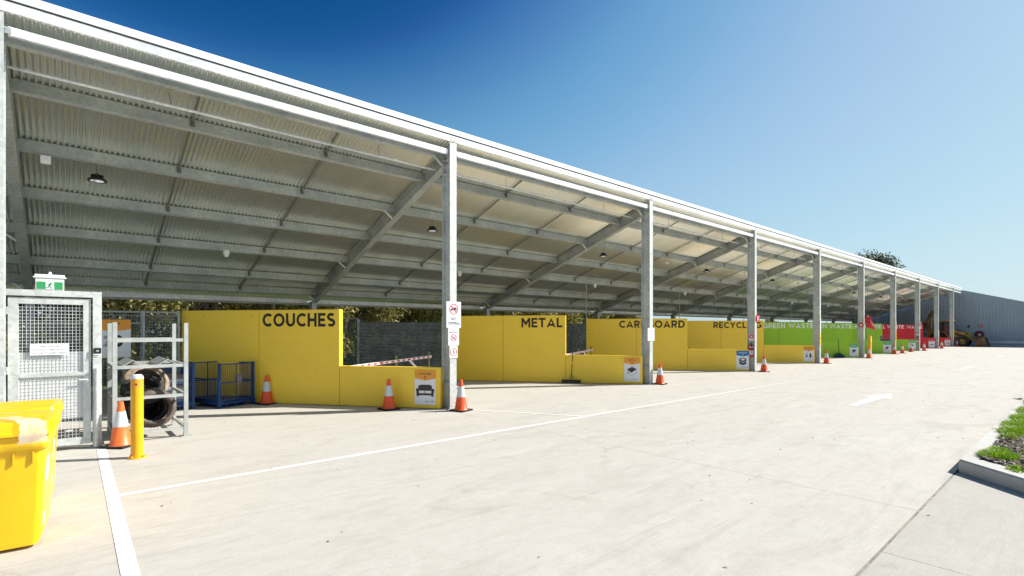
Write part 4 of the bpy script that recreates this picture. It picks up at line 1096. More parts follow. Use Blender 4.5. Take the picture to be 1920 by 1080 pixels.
m = MB(); m.cyl((.232, -.03, .985), (.232, -.065, .985), .012, n=10); m.cyl((.232, -.065, .985), (.140, -.065, .985), .010, n=10); m.box(.215, .250, -.030, -.024, .94, 1.03, bev=.004); m.build("door_handle", M_bright, lf_, True)
m = MB()
for z in (.35, 1.15, 1.95): m.cyl((-.590, -.03, z-.05), (-.590, -.03, z+.05), .012, n=10)
m.build("hinge", M_galv_dull, lf_, True)
r = thing("fire_door_sign", "white FIRE DOOR sign in three lines wired to the mesh gate", "sign", (-.165, GY-.032, 1.345))
m = MB(); m.box(-.20, .20, -.003, 0, 0, .155); m.build("board", M_sign_white, r)
for k, (w_, wd) in enumerate((("FIRE DOOR", .20), ("DO NOT OBSTRUCT", .34), ("DO NOT KEEP OPEN", .34))):
    put("lettering", text_mesh("lettering", w_, M_sign_grey, 0.024, wd, align='CENTER'), r, (0, -0.006, .108-k*.046))
r = thing("keypad", "small black access keypad on the gate post", "keypad", (.342, GY-.051, 1.345))
m = MB(); m.box(-.043, .043, -.022, 0, 0, .085, bev=.006); m.build("housing", M_black, r)
m = MB(); m.box(-.043, .043, -.026, -.0225, -.012, .0, bev=.001); m.build("trim", M_sign_white, r)
m = MB(); m.box(-.015, .018, -.0245, -.0225, .03, .055); m.build("screen", M_sign_grey, r)
r = thing("exit_sign", "green and white running man exit sign standing on the gate head", "exit sign", (-.165, GY, 2.236))
m = MB(); m.box(-.148, .148, -.045, .045, 0.0, .165, bev=.006); m.build("housing", M_sign_white, r)
m = MB(); m.box(-.172, .172, -.06, .06, .166, .182, bev=.004); m.box(-.155, .155, -.052, .052, .183, .215, bev=.004); m.build("lid", M_sign_white, r)
m = MB(); m.box(-.134, .134, -.048, -.0455, .012, .115); m.build("green_panel", M_sign_green, r)
m = MB(); m.box(-.043, .043, -.051, -.0485, .012, .115); m.build("white_panel", M_sign_white, r)
strokes([disc(.012, .098, .009), bar(.005, .088, -.006, .056, .018), bar(.004, .084, .034, .072, .007), bar(.0, .084, -.028, .070, .007), bar(-.006, .058, .014, .040, .009), bar(.014, .040, .018, .018, .008), bar(-.006, .056, -.014, .036, .009), bar(-.014, .036, -.038, .034, .008)], -.052, M_sign_green, r, "running_figure")
m = MB(); m.lathe([(.0, .215), (.018, .215), (.020, .235), (.012, .252), (0, .256)], 16); m.build("vent_cap", M_sign_white, r, True)

# mesh panel fence continuing left, behind the bins (mostly out of the picture)
def mesh_fence(name, label, x0, x1, y, h, npost, px=.05, mid=None, z0=.05):
    r = thing(name, label, "fence", (x0, y, 0)); L = x1-x0
    for k in range(npost+1):
        m = MB(); xx = L*k/npost; m.cyl((xx, 0, 0), (xx, 0, h), .030, n=10); m.build("post", M_galv_dull, r, True)
    m = MB(); m.cyl((0.03, 0, h-.03), (L-.03, 0, h-.03), .022, n=8); m.build("top_rail", M_galv_dull, r, True)
    if mid: m = MB(); m.cyl((0.03, 0, mid), (L-.03, 0, mid), .022, n=8); m.build("middle_rail", M_galv_dull, r, True)
    tag(wire_grid(.02, L-.02, z0, h-.05, px, px*1.3, .0018, .028).build("wire_mesh", M_galv_dull, r), kind="stuff"); return r
mesh_fence("mesh_fence", "mesh fence running left from the gate beyond the bins", -5.6, -.82, GY, 2.2, 2, .06)
mesh_fence("mesh_fence", "mesh screen behind the tyre rack, left of the yellow COUCHES wall", 1.33, 2.0, 14.2, 2.12, 1, .05)
mesh_fence("mesh_fence", "tall mesh screen with a padlocked gate behind the tyre rack", -4.7, 1.30, 14.24, 2.12, 3, .055, 1.83)
mesh_fence("mesh_fence", "boundary mesh fence between the COUCHES wall and the dark corrugated fence", -8, 8.15, 18.0, 2.12, 7, .06)
r = thing("padlocked_bolt", "black bolt and padlock on the mesh screen behind the rack", "lock", (1.22, 14.17, 1.1))
m = MB(); m.box(-.03, .03, -.03, .0, .0, .16, bev=.006); m.box(-.04, .04, -.03, 0, .2, .36, bev=.006); m.cyl((0, -.015, .1), (0, -.015, .3), .012, n=8); m.build("bolt_body", M_black, r)
r = thing("tyres_sign", "orange and white TYRES sign with a big tyre, on the mesh behind the rack", "sign", (.78, 14.14, 1.08))
W, H = .62, .83
m = MB(); m.box(-W/2, W/2, -.003, 0, 0, H); m.build("board", M_sign_white, r)
xz_poly("header", [(-W/2, H), (-W/2, H-.21), (0, H-.26), (W/2, H-.21), (W/2, H)], M_sign_orange, r, -.004)
put("lettering", text_mesh("lettering", "TYRES", M_sign_dark, .045, .24, bold=.02, align='CENTER'), r, (0, -.008, H-.11))
strokes(ring(0, H-.18, .02, .032, 12), -.007, M_sign_dark, r, "recycling_mark")
strokes([*ring(.07, .36, .06, .135, 28, .8), *[bar(-.17+.02*k % .1, .26+.035*k, -.05, .24+.035*k, .018) for k in range(7)], *ring(.07, .36, .028, .048, 20, .8), disc(.07, .36, .022, 16, .8)], -.005, M_sign_dark, r)

# =================================================================== rack with tyres
RX0, RX1, RY0, RY1 = .545, 1.44, 9.53, 10.72
rack = thing("steel_rack", "light grey steel rack frame holding old tyres behind the bollard", "rack", (RX0, RY0, 0))
w_, d_ = RX1-RX0, RY1-RY0
for (x, y) in ((0, 0), (w_, 0), (0, d_), (w_, d_)):
    m = MB(); m.box(x-.028, x+.028, y-.028, y+.028, .01, 1.80); m.build("upright", M_rack, rack)
    m = MB(); m.box(x-.075, x+.075, y-.07, y+.07, 0, .010); m.box(x-.034, x+.034, y-.034, y+.034, .0105, .06); m.build("foot", M_rack, rack)
for z, hh in ((1.53, .05), (1.13, .05), (.66, .045), (.135, .045)):
    for y in (0, d_):
        m = MB(); m.box(.0285, w_-.0285, y-.02, y+.02, z-hh/2, z+hh/2); m.build("rail", M_rack, rack)
    if z != 1.53:
        for x in (0, w_):
            m = MB(); m.box(x-.02, x+.02, .0285, d_-.0285, z-.02, z+.02); m.build("side_rail", M_rack, rack)
m = MB()
for x in (.22, .66):
    m.prism([(x-.12, 1.155), (x, 1.235), (x+.12, 1.155), (x+.12, 1.145), (x, 1.222), (x-.12, 1.145)], .02, d_-.02)
m.build("shelf_support", M_rack, rack)
def tyre(label, loc, rot, R=.33, W=.24, mat=M_tyre):
    r = thing("old_tyre", label, "tyre", loc, 0, "old tyres in the grey rack"); r.rotation_euler = rot
    hw = W/2; ri = R*.66
    prof = [(ri, -hw*.72), (ri+.03, -hw*.92), (R*.80, -hw*1.02), (R*.93, -hw*.88), (R, -hw*.72), (R+.004, -hw*.3), (R+.004, hw*.3), (R, hw*.72), (R*.93, hw*.88), (R*.80, hw*1.02), (ri+.03, hw*.92), (ri, hw*.72), (ri+.012, hw*.66), (R*.80, hw*.85), (R*.92, 0), (R*.80, -hw*.85), (ri+.012, -hw*.66)]
    m = MB(); m.lathe(prof, 40, closed=True); m.build("tyre_casing", mat, r, True, 35)
    m = MB()
    for k in range(44):
        a = 2*math.pi*k/44; M = Matrix.Rotation(a, 4, 'Z')
        for sg in (-1, 1): m.box(R+.0042, R+.011, -.013, .013, .012 if sg > 0 else -hw*.64, hw*.64 if sg > 0 else -.012, M)
    m.build("tread", mat, r)
    m = MB()
    for s in (-1, 1):
        for rr in (.74, .79): m.lathe([(R*rr, s*hw*1.0), (R*rr+.004, s*(hw*1.0+.006)), (R*rr+.010, s*hw*1.0)], 40, cap=False)
    m.build("sidewall_rib", mat, r, True); return r
H90 = math.radians(90)
tyre("front lower tyre facing out of the rack with a dark hole", (1.04, 9.82, .455), (H90, 0, .12), .295, .25, M_tyre)
tyre("tyre standing behind the front lower one in the rack", (1.0, 10.11, .455), (H90, 0, .05), .295, .25, M_tyre_dark)
tr_ = tyre("rearmost lower tyre in the rack, its hole closed by an added dark disc", (.97, 10.39, .455), (H90, 0, -.03), .295, .25, M_tyre_dark)
m = MB(); m.lathe([(0, .02), (.10, .03), (.13, .0), (.20, -.02), (.20, -.05), (0, -.05)], 24); m.build("hole_shade_disc", M_rubber, tr_, True)  # added black disc standing in for the darkness inside the tyres
tyre("large pale dusty tyre tipped over on top of the lower ones", (.99, 10.25, .83), (H90-.62, .1, .35), .32, .20, M_tyre_pale)
tyre("dark tyre lying under the pale one in the rack", (.93, 10.02, .74), (H90-.95, -.1, .25), .28, .18, M_tyre_dark)

# =================================================================== blue cage pallets
def cage(name, label, o, ang, w, d, h, front=True, sheet_sign=True, group="blue mesh cage pallets"):
    r = thing(name, label, "cage", (o[0], o[1], 0), ang, group)
    # local: x along the side that faces the camera's right, y towards the wall
    for (x, y) in ((0, 0), (w, 0), (w, d), (0, d)):
        m = MB(); m.box(x-.024, x+.024, y-.024, y+.024, .012, h); m.build("corner_post", M_blue, r)
        m = MB(); m.box(x-.05, x+.05, y-.05, y+.05, 0, .012); m.box(x-.032, x+.032, y-.032, y+.032, .0125, .14); m.build("foot", M_blue, r)
    m = MB(); m.box(.025, w-.025, .025, d-.025, .125, .145); m.build("deck", M_blue, r)
    m = MB()
    for y in (0, d): m.box(.033, w-.033, y-.02, y+.02, .07, .124)
    for x in (0, w): m.box(x-.02, x+.02, .033, d-.033, .07, .124)
    for k in range(1, 4): m.box(w*k/4-.02, w*k/4+.02, .03, d-.03, .02, .069)
    m.build("base_frame", M_blue, r)
    sides = [((0, 0), (w, 0)), ((w, 0), (w, d)), ((0, d), (w, d)), ((0, 0), (0, d))]
    for k, (a, b) in enumerate(sides):
        A = Vector((*a, 0)); B = Vector((*b, 0)); Ls = (B-A).length; u = (B-A).normalized(); v = Vector((-u.y, u.x, 0))
        M = Matrix((u, v, Vector((0, 0, 1)))).transposed().to_4x4(); M.translation = A
        top = h-.02 if not (front and k == 3) else .62
        f = MB()
        f.box(.025, Ls-.025, -.012, .012, top-.025, top, M); f.box(.025, Ls-.025, -.012, .012, .146, .17, M)
        if top > .7: f.box(.025, Ls-.025, -.012, .012, .52, .55, M)
        f.box(Ls/2-.008, Ls/2+.008, .0125, .024, .17, top-.026, M) if k in (0, 2) else None
        f.build("side_frame", M_blue, r)
        g_ = MB(); nx = int(Ls/.045); nz = int((top-.17)/.045)
        for i in range(1, nx): x = Ls*i/nx; g_.box(x-.0022, x+.0022, -.0022, .0022, .17, top-.025, M)
        for j in range(1, nz): z = .17+(top-.195)*j/nz; g_.box(.025, Ls-.025, .003, .0074, z-.0022, z+.0022, M)
        tag(g_.build("wire_mesh", M_blue, r), kind="stuff")
    if sheet_sign:
        m = MB(); m.box(w*.5-.01, w*.5+.11, -.024, -.02, .52, .70); m.build("name_plate", paint("dull_violet_plate", (.16, .14, .25), .5), r)
        m = MB()
        for k in range(3): m.box(w*.5+.005, w*.5+.09, -.0255, -.0242, .57+k*.035, .58+k*.035)
        m.build("printed_line", M_sign_grey, r)
    return r
ca = math.atan2(12.60-12.34, 3.20-2.47)
cage("cage_pallet", "blue mesh cage pallet in front of the COUCHES wall, left of a cone", (2.47, 12.34), ca, .78, 1.08, .97)
cage("cage_pallet", "blue mesh cage pallet farther left, seen through the tyre rack", (1.10, 12.62), .06, .95, 1.0, .97, False, False)
# stack of pale bundles inside the rear cage
r = thing("cardboard_stack", "pale blue and white stack of flattened packaging in the rear blue cage", "packaging", (1.15, 12.72, .147), .06)
for k in range(9):
    m = MB(); a = random.uniform(-.02, .02); m.box(.05+a, .83+a, .06-a, .86, k*.062+.001, k*.062+.058, bev=.006)
    m.build("sheet_bundle", [paint("pale_bundle", (.42, .60, .68), .6), M_sign_white, paint("brown_bundle", (.42, .30, .18), .8)][k % 3], r)

# =================================================================== drop edge barriers behind the low panels
def striped_boom(label, p, q, z0, z1, sign=1):
    A = Vector((*p, z0)); B = Vector((*q, z1)); L = (B-A).length; u = (B-A).normalized()
    r = thing("safety_boom", label, "barrier", (p[0], p[1], 0), math.atan2(u.y, u.x), "red and white safety booms behind the low walls")
    dz = (z1-z0)/L
    n = int(L/.115)
    pl = MB(); pl.beam((0, 0, z0), (math.hypot(q[0]-p[0], q[1]-p[1]), 0, z1), .05, .066); pl.build("boom_arm", M_sign_white, r)
    for k in range(n):
        if k % 2: continue
        s0, s1 = L*k/n, L*(k+1)/n
        m = MB(); m.beam((s0, 0, z0+dz*s0), (s1, 0, z0+dz*s1), .054, .045); m.build("red_stripe", M_sign_red, r)
    for s in (L*.55, L*.99):
        m = MB(); m.cyl((s, .05, -.0), (s, .05, z0+dz*s+.14), .03, n=10); m.build("stand", paint("olive_steel", (.28, .25, .10), .5, .3), r, True)
    m = MB(); m.beam((L*.70, -.01, z0+dz*L*.7-.04), (L*.85, -.01, z0+dz*L*.85-.42), .04, .05); m.build("strut", M_sign_white, r)
    return r
striped_boom("red and white striped boom seen above the low end of the COUCHES wall", (4.95, 11.55), (8.15, 12.95), .80, .89)
striped_boom("red and white striped boom behind the low end of the METAL wall", (12.4, 11.7), (15.6, 13.0), .80, .89)
striped_boom("red and white striped boom behind the low end of the CARDBOARD wall", (19.8, 11.7), (22.9, 12.95), .62, .68)

# =================================================================== broom, leaf rake, trolley
o = wall_origin(2) + WDIR*2.15 + Vector((-WDIR.y, WDIR.x, 0))*.0
def lean_tool(name, label, cat, t, n, rz, kind):
    r = thing(name, label, cat, (t, n, 0), rz)
    if kind == 'broom':
        m = MB(); m.box(-.30, .30, -.03, .03, .07, .11, bev=.006); m.build("broom_head", M_black, r)
        m = MB()
        for k in range(60): m.cyl((-.29+.58*k/59, random.uniform(-.02, .02), .071), (-.30+.60*k/59, random.uniform(-.03, .03), 0.0), .006, .004, 4)
        tag(m.build("bristles", M_black, r), kind="stuff")
        m = MB(); m.cyl((0, 0, .10), (.07, .11, 1.50), .012, n=8); m.build("broom_handle", M_black, r, True)
        m = MB(); m.cyl((.025, .04, .60), (.03, .047, .70), .013, n=8); m.build("grip_band", M_bollard, r, True)
        for s in (-1, 1):
            m = MB(); m.cyl((s*.12, 0, .11), (.01, .015, .28), .006, n=6); m.build("stay", M_black, r)
    else:
        m = MB()
        m.prism([(-.30, 0), (-.31, .06), (-.24, .17), (-.02, .30), (.02, .30), (.24, .17), (.31, .06), (.30, 0)], -.012, .012); m.build("scoop_blade", paint("dark_teal_plastic", (.02, .06, .075), .5), r)
        m = MB()
        for k in range(-5, 6): m.beam((k*.05, -.018, .02), (k*.012, -.018, .27), .012, .012, (0, 1, 0))
        m.build("rib", paint("dark_teal_rib", (.015, .05, .06), .5), r)
        m = MB(); m.cyl((0, 0, .28), (.0, .14, 1.15), .014, n=8); m.build("lower_handle", M_black, r, True)
        m = MB(); m.cyl((.0, .14, 1.15), (-.01, .20, 1.62), .013, n=8); m.build("upper_handle", M_rack, r, True)
    return r
wn_ = Vector((-WDIR.y, WDIR.x, 0))       # outward side of the walls
# the painted face looks towards the camera: local -y
fo = Vector((-math.sin(-WROT), -math.cos(WROT), 0))
fo = Matrix.Rotation(WROT, 3, 'Z') @ Vector((0, -1, 0))
p = wall_origin(2) + WDIR*2.18 + fo*.125; lean_tool("broom", "black wide-headed broom leaning on the METAL wall where it steps down", "broom", p.x, p.y, WROT, 'broom')
p = wall_origin(5) + WDIR*1.15 + fo*.16; lean_tool("leaf_scoop", "dark fan-shaped leaf scoop leaning on the first low green wall", "rake", p.x, p.y, WROT, 'scoop')
tr = thing("platform_trolley", "blue platform trolley standing among cones near the sixth column", "trolley", (44.0, 9.30, 0), .3)
m = MB(); m.box(-.1, 1.5, 0, .75, .20, .24, bev=.01); m.build("platform", M_rack, tr)
for x in (-.05, .55):
    m = MB(); m.cyl((x, .05, .24), (x, .05, 1.20), .02, n=8); m.cyl((x, .70, .24), (x, .70, 1.20), .02, n=8); m.cyl((x, .05, 1.20), (x, .70, 1.20), .02, n=8); m.build("hoop", M_blue, tr, True)
m = MB(); m.box(-.09, .0, .02, .68, .72, .98); m.build("blue_panel", M_blue, tr)
m = MB(); m.box(1.0, 1.04, -.15, .62, .25, .82, Matrix.Rotation(.25, 4, 'Y')); m.build("blue_board", M_blue, tr)
for x in (.1, 1.3):
    for y in (.08, .67):
        m = MB(); m.cyl((x, y-.02, .08), (x, y+.02, .08), .08, n=14); m.build("wheel", M_rubber, tr, True)

# =================================================================== dark corrugated fence behind the bays
cf_ = thing("corrugated_fence", "dark horizontally corrugated steel fence along the back of the bays", "fence", (8.24, 18.0, 0))
pitch, am = .107, .030; NR = 18
vv = []; ff = []
for j in range(NR*6+1):
    z = .06 + j*pitch/6; y = -am*math.cos(2*math.pi*j/6)
    vv += [(0, y, z), (2.40, y, z)]
for j in range(NR*6): ff.append((2*j, 2*j+1, 2*j+3, 2*j+2))
me_f = raw_mesh("fence_panel", vv, ff, M_fence_sheet, True)
m = MB(); m.box(-.03, .03, .03, .09, 0, 2.06); me_fp = m.mesh("post", M_galv_dull)
for k in range(26):
    put("fence_panel", me_f, cf_, (k*2.42, 0, 0)); put("post", me_fp, cf_, (k*2.42-.01, 0, 0))

# =================================================================== trees
LEAFK = 1.35
def tree_proto(name, seed, h, r, lobes_n, leaves, lsize, lm, bm_, low=0.25, multi=3):
    random.seed(seed)
    root = thing(name, "x", "tree")
    m = MB(); tips = []
    for b in range(multi):
        a = random.uniform(0, 6.28); p = Vector((0.12*math.cos(a), 0.12*math.sin(a), -.1)); rad = .11*h/8
        d = Vector((math.cos(a)*.18, math.sin(a)*.18, 1)).normalized()
        for s in range(5):
            q = p + d*h*.15; m.cyl(p, q, rad, rad*.8, 8, False); p = q; rad *= .8
            d = (d + Vector((random.uniform(-.25, .25), random.uniform(-.25, .25), .15))).normalized()
            if s > 0:
                for _ in range(2):
                    bd = (d + Vector((random.uniform(-1, 1), random.uniform(-1, 1), random.uniform(0, .6)))).normalized(); e = p + bd*h*random.uniform(.12, .24)
                    m.cyl(p, e, rad*.5, rad*.18, 6, False); tips.append(e)
        tips.append(p)
    m.build("trunk", bm_, root, True)
    lobes = []
    for k in range(lobes_n):
        a = random.uniform(0, 6.28); z = h*random.uniform(low, .95); rr = r*math.sqrt(random.random())*(1.0 if z < h*.75 else .6)
        s = random.uniform(.5, 1.0)*r*.42
        lobes.append(((rr*math.cos(a), rr*math.sin(a), z), (s, s, s*random.uniform(.6, .95))))
    for t_ in tips: s = random.uniform(.25, .45)*r*.6; lobes.append((tuple(t_), (s, s, s*.8)))
    me = leaf_cloud(lobes, int(leaves*LEAFK), lsize, "x"); me.materials.append(lm); put("crown", me, root)
    return root
protos = [tree_proto("gum_tree", 11, 6.6, 2.3, 26, 9000, .17, M_leaf, M_bark, .18), tree_proto("gum_tree", 12, 7.4, 2.6, 28, 10000, .18, M_leaf, M_bark, .25, 4),
          tree_proto("gum_tree", 13, 5.8, 2.1, 22, 8000, .16, M_leaf, M_bark, .10, 3), tree_proto("gum_tree", 14, 6.9, 2.4, 24, 9000, .17, M_leaf_dark, M_bark_dark, .12, 4)]
random.seed(5)
spots = []
t_ = -14.0
while t_ < 33:
    spots.append((t_, 22.5+random.uniform(-1.0, 1.2), 0)); t_ += random.uniform(2.0, 3.0)
t_ = -20.0
while t_ < 40:
    spots.append((t_, 27.5+random.uniform(-1.5, 1.5), 1)); t_ += random.uniform(2.4, 3.6)
t_ = -26.0
while t_ < 44:
    spots.append((t_, 33+random.uniform(-1.5, 1.5), 2)); t_ += random.uniform(3.0, 4.2)
usedp = [False]*4
for (x, y, row) in spots:
    k = random.choice([0, 1, 2] if row == 0 else ([0, 1, 3] if row == 1 else [3]))
    if row == 2: k = 3
    o = protos[k] if not usedp[k] else copy_tree(protos[k]); usedp[k] = True
    o.location = (x, y, -.16); o.rotation_euler = (0, 0, random.uniform(0, 6.28)); s = random.uniform(.85, 1.2)*(1.0 if row < 2 else 1.25); o.scale = (s, s, s*random.uniform(.9, 1.1))
    o["label"] = ["gum tree with sunlit olive leaves in the row just behind the back fence", "gum tree in the second row behind the back fence", "dark tree deep in the belt behind the back fence"][row]
    o["group"] = ["front row of gum trees behind the fence", "second row of gum trees", "rear trees of the belt"][row]
for k in range(4):
    if not usedp[k]: protos[k].location = (-30, 30, -.16); protos[k]["label"] = "dark tree off to the left behind the fence"
big = tree_proto("tall_tree", 21, 12.6, 6.4, 60, 56000, .28, M_leaf_dark, M_bark_dark, .55, 4)
big.location = (91.5, 24.0, -.16); big["label"] = "tall dark tree showing above the roof line towards the right end of the shed"
far = [(60.5, 25.5, .55), (66.5, 26.5, .60)]
for (x, y, s) in far:
    o = copy_tree(protos[2]); o.location = (x, y, -.16); o.scale = (s, s, s); o["label"] = "low distant tree glimpsed under the roof edge above the green walls"; o["group"] = "low trees glimpsed over the green walls"

# =================================================================== big blue-grey building beyond
bx = 70.0
bld = thing("large_shed_building", "large blue-grey metal clad building with a sloping roof line at the far right", "building", (bx, 0, 0))
gz = lambda n: 5.62 + .304*(n-8.9)
NE = .3 + .762*24
NR = 3
def clad(n0, n1):
    m = MB(); b_ = m.bm; k = int(round((n1-n0)/.254)); w = (n1-n0)/k; prof = []
    for i in range(k):
        a = n0+i*w; prof += [(a, 0), (a+w*.55, 0), (a+w*.65, -.010), (a+w*.90, -.010)]
    prof.append((n1, 0))
    lo = [b_.verts.new((x, n, .0)) for n, x in prof]; hi = [b_.verts.new((x, n, gz(n))) for n, x in prof]
    for i in range(len(prof)-1): b_.faces.new([lo[i], lo[i+1], hi[i+1], hi[i]])
    return m.mesh("wall_sheet", M_cladding)
n_ = .3
while n_ < NE-.01:
    put("wall_sheet", clad(n_, min(n_+.762, NE)), bld, (0, 0, 0)); n_ += .762
m = MB()
for (a, b) in ((.3, NE),):
    m.beam((.02, a, gz(a)+.05), (.02, b, gz(b)+.05), .16, .12)
m.build("barge_capping", M_cladding, bld)
m = MB(); m.prism([(.3, 0), (.3, gz(.3)-.02), (NE, gz(NE)-.02), (NE, 0)], .06, 60, Matrix(((0, 1, 0, 0), (1, 0, 0, 0), (0, 0, 1, 0), (0, 0, 0, 1)))); m.build("wall_core", M_cladding, bld)
for (a, b) in ((.3, NE),):
    m = MB(); m.poly([(.05, a, gz(a)), (60, a, gz(a)), (60, b, gz(b)), (.05, b, gz(b))]); m.build("roof", M_roof, bld)
m = MB(); m.box(-.03, .02, -.02, .30, 0, gz(.3)); m.build("corner_flashing", M_cladding, bld)
# guard rail in front of it
gr = thing("guard_rail", "low galvanised guard rail in front of the blue-grey building at right", "guard rail", (68.4, .5, 0))
m = MB()
prof = [(0, .30), (-.03, .34), (-.03, .39), (.0, .42), (.0, .45), (-.03, .48), (-.03, .53), (0, .57), (.004, .57), (.004, .30)]
A = [m.bm.verts.new((x, 0, z)) for x, z in prof]; B = [m.bm.verts.new((x, 7.0, z)) for x, z in prof]
for i in range(len(prof)): m.bm.faces.new([A[i], A[(i+1) % len(prof)], B[(i+1) % len(prof)], B[i]])
m.build("rail_beam", M_galv, gr)
for k in range(4):
    m = MB(); m.box(.01, .13, .6+k*1.9, .68+k*1.9, 0, .56); m.build("post", M_galv_dull, gr)
m = MB(); m.box(.20, .30, 0, 7.0, 0, .16, bev=.01); m.build("wheel_stop", M_kerb, gr)
hr = thing("hose_reel", "dark red round fire hose reel cover on the blue-grey wall", "hose reel", (69.93, 7.62, 1.17))
Mx = Matrix.Rotation(-H90, 4, 'Y')
m = MB(); m.lathe([(0, 0), (.34, 0), (.36, .03), (.36, .18), (.33, .21), (.0, .22)], 28, Mx); m.build("cover", paint("maroon_cover", (.20, .012, .02), .5), hr, True)
m = MB(); m.box(-.232, -.222, -.12, .08, -.12, .06); m.build("white_panel", M_sign_white, hr)
hs = thing("hose_reel_sign", "small red sign on the wall above the hose reel", "sign", (69.93, 7.55, 2.02))
m = MB(); m.box(-.01, 0, -.17, .17, -.13, .13); m.build("board", M_sign_red, hs)
m = MB(); m.box(-.013, -.0105, -.10, -.03, -.08, .08); m.box(-.013, -.0105, .04, .10, -.08, .08); m.build("printed_symbol", M_sign_white, hs)
hs = thing("wall_outlet", "tiny dark box on the wall left of the hose reel sign", "outlet", (69.93, 8.45, 1.98))
m = MB(); m.box(-.06, 0, -.08, .08, -.15, .15); m.build("cover", M_dark_steel, hs)

# =================================================================== backhoe loader
M_cat = paint("shaded_dirty_yellow", (.36, .21, .03), .55, .0, .4, 3, .1)  # machine yellow darkened to stand for the roof's shade, with dirty blotches
M_bucket = paint("muddy_bucket_steel", (.15, .10, .05), .7, .2, .5, 2.5, .4, 12)
bk = thing("backhoe_loader", "muddy yellow backhoe loader parked past the red walls, front bucket lowered", "loader", (66.6, 9.6, 0), math.radians(-90))
# local x forward (towards the bucket), y to the left of the machine
def wheel(x, y, R, W, name="wheel"):
    w = bpy.data.objects.new(name, None)
    mt = MB(); ri = R*.55
    Mr = Matrix.Translation((x, y, R)) @ Matrix.Rotation(H90, 4, 'X')
    mt.lathe([(ri, -W*.4), (R*.9, -W*.5), (R, -W*.38), (R, W*.38), (R*.9, W*.5), (ri, W*.4)], 30, Mr, True)
    t_o = mt.build("wheel", M_tyre_dark, bk, True, 40)
    ml = MB()
    for k in range(22):
        a = 2*math.pi*k/22
        for s in (-1, 1): ml.box(R*.99, R*1.035, -.025, .025, .01*s if s > 0 else -W*.46, W*.46 if s > 0 else -.01, Mr @ Matrix.Rotation(a+s*.06, 4, 'Z'))
    ml.build("tyre_lug", M_tyre_dark, t_o)
    mr = MB(); mr.lathe([(0, -W*.2), (ri*.4, -W*.25), (ri*.5, -W*.1), (ri*.9, -W*.15), (ri, -W*.38), (ri, W*.38), (ri*.9, W*.15), (ri*.5, W*.1), (ri*.4, W*.25), (0, W*.2)], 24, Mr); mr.build("rim", M_cat, t_o, True)
for y in (-.85, .85):
    wheel(-.62, y, .68, .42); wheel(1.18, y*.95, .47, .32)
m = MB(); m.prism([(-1.15, .55), (-1.15, 1.0), (-.4, 1.15), (.5, 1.25), (1.75, 1.15), (1.8, .62), (1.2, .55)], -.42, .42); m.build("chassis", M_dark_steel, bk)
m = MB(); m.prism([(.45, .95), (.45, 1.62), (1.55, 1.42), (1.78, 1.25), (1.80, .95)], -.46, .46); m.build("engine_cover", M_cat, bk)
m = MB()
for k in range(6): m.box(.7+k*.14, .78+k*.14, -.475, -.462, 1.0, 1.32)
m.build("grille_slot", M_black, bk)
for y in (-1.06, .64):
    m = MB(); n = 14; P_ = [(-.62+.80*math.cos(math.pi*k/n+.12), .70+.84*math.sin(math.pi*k/n+.12)) for k in range(n+1)]; Q_ = [(-.62+.75*math.cos(math.pi*k/n+.12), .70+.78*math.sin(math.pi*k/n+.12)) for k in range(n, -1, -1)]
    for a in range(n): m.prism([P_[a], P_[a+1], Q_[n-a-1], Q_[n-a]], y, y+.42)
    m.build("mudguard", M_cat, bk)
m = MB()
for (x, y) in ((-1.12, -.62), (-1.12, .62), (.42, -.62), (.42, .62), (-.30, -.64), (-.30, .64)): m.beam((x, y, 1.15), (x*.93, y*.95, 2.46), .07, .07)
m.build("cab_frame", M_black, bk)
m = MB(); m.box(-1.28, .55, -.72, .72, 2.46, 2.56, bev=.03); m.build("cab_roof", M_cat, bk)
m = MB(); m.lathe([(0, 2.56), (.07, 2.56), (.06, 2.66), (0, 2.68)], 14, Matrix.Translation((-.15, -.3, 0))); m.build("beacon", M_orange, bk, True)
for y in (-.61, .61):
    for (x0, x1) in ((-1.03, -.35), (-.25, .37)):
        m = MB(); m.box(x0, x1, y-.004, y+.004, 1.3, 2.44); m.build("cab_window", M_cab_glass, bk)
m = MB(); m.box(.395, .402, -.57, .57, 1.4, 2.42); m.build("windscreen", M_cab_glass, bk)
m = MB(); m.box(-1.08, -1.07, -.57, .57, 1.3, 2.42); m.build("rear_window", M_cab_glass, bk)
m = MB(); m.box(-.6, -.2, -.22, .22, 1.2, 1.32, bev=.03); m.box(-.66, -.56, -.22, .22, 1.32, 1.85, bev=.03); m.build("seat", M_black, bk)
m = MB()
m.cyl((.75, -.3, 1.55), (.75, -.3, 2.10), .045, n=10); m.cyl((.75, -.3, 2.10), (.68, -.3, 2.22), .03, n=10); m.build("exhaust", M_dark_steel, bk, True)
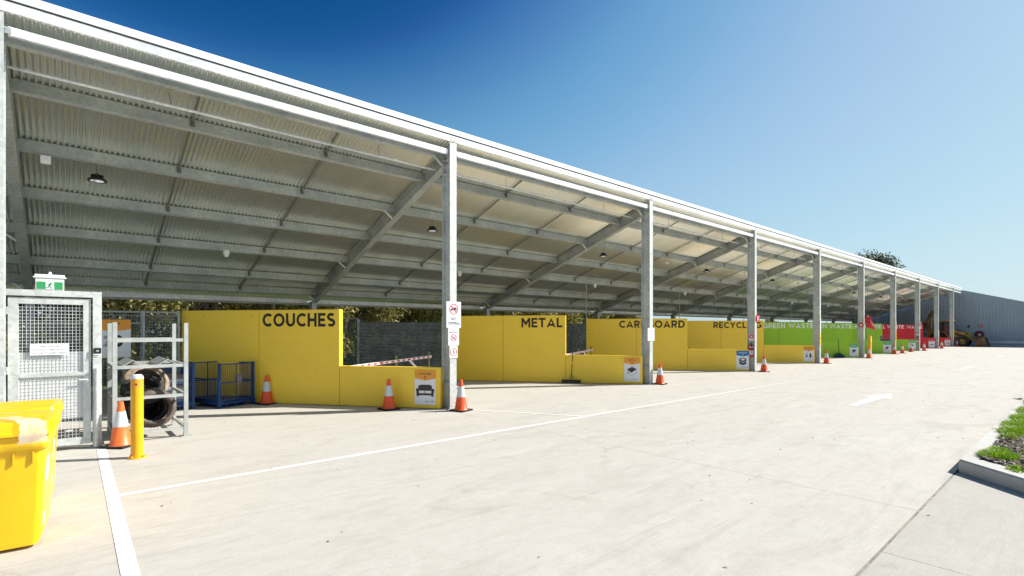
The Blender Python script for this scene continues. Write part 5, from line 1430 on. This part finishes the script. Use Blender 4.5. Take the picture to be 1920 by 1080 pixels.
for y in (-.55, .55):
    m = MB(); m.beam((.35, y, 1.55), (1.35, y, 1.22), .10, .20, (0, 0, 1)); m.beam((1.35, y, 1.22), (2.22, y, .42), .10, .18); m.build("loader_arm", M_cat, bk)
    m = MB(); m.cyl((.45, y*1.12, 1.30), (1.35, y*1.12, 1.02), .05, n=10); m.cyl((.75, y*.9, 1.62), (1.75, y*.9, 1.12), .045, n=10); m.build("ram", M_dark_steel, bk, True)
m = MB(); m.prism([(2.18, .10), (2.10, .55), (2.22, .95), (2.32, .97), (2.34, .90), (2.26, .55), (2.34, .22), (2.55, .09), (3.02, .05), (3.02, .0), (2.3, .0)], -1.05, 1.05); m.build("bucket", M_bucket, bk)
for y in (-1.085, 1.052):
    m = MB(); m.prism([(2.18, .02), (2.12, .55), (2.24, .95), (2.75, .90), (3.02, .08), (3.02, .02)], y, y+.033); m.build("bucket_side", M_bucket, bk)
m = MB()
for k in range(8): m.box(3.0, 3.12, -1.0+k*.28, -.92+k*.28, .01, .05)
m.build("bucket_tooth", M_dark_steel, bk)
for s in (-1, 1):
    m = MB(); m.beam((-1.35, s*.75, 1.05), (-1.55, s*.95, .42), .14, .16); m.build("stabiliser", M_cat, bk)
m = MB(); m.box(-1.5, -1.16, -.6, .6, .5, 1.1, bev=.02); m.build("rear_frame", M_cat, bk)
m = MB(); m.prism([(-1.45, .9), (-1.75, 1.8), (-1.65, 2.9), (-1.35, 3.55), (-1.15, 3.45), (-1.38, 2.8), (-1.42, 1.85), (-1.2, 1.0)], -.14, .14); m.build("boom", M_cat, bk)
m = MB(); m.prism([(-1.25, 3.62), (-1.05, 3.45), (-1.95, 1.75), (-2.15, 1.85)], .16, .30); m.prism([(-1.25, 3.62), (-1.05, 3.45), (-1.95, 1.75), (-2.15, 1.85)], -.30, -.16); m.build("dipper_arm", M_bucket, bk)
m = MB(); m.prism([(-1.95, 1.9), (-2.35, 1.75), (-2.45, 1.25), (-2.1, 1.0), (-1.75, 1.2), (-1.85, 1.3), (-2.1, 1.2), (-2.2, 1.45), (-1.9, 1.6)], -.28, .28); m.build("digger_bucket", M_bucket, bk)
m = MB(); m.cyl((-1.32, 0, 1.2), (-1.25, 0, 2.5), .06, n=10); m.cyl((-1.05, .0, 2.95), (-.98, 0, 2.60), .05, n=10); m.build("ram", M_bright, bk, True)
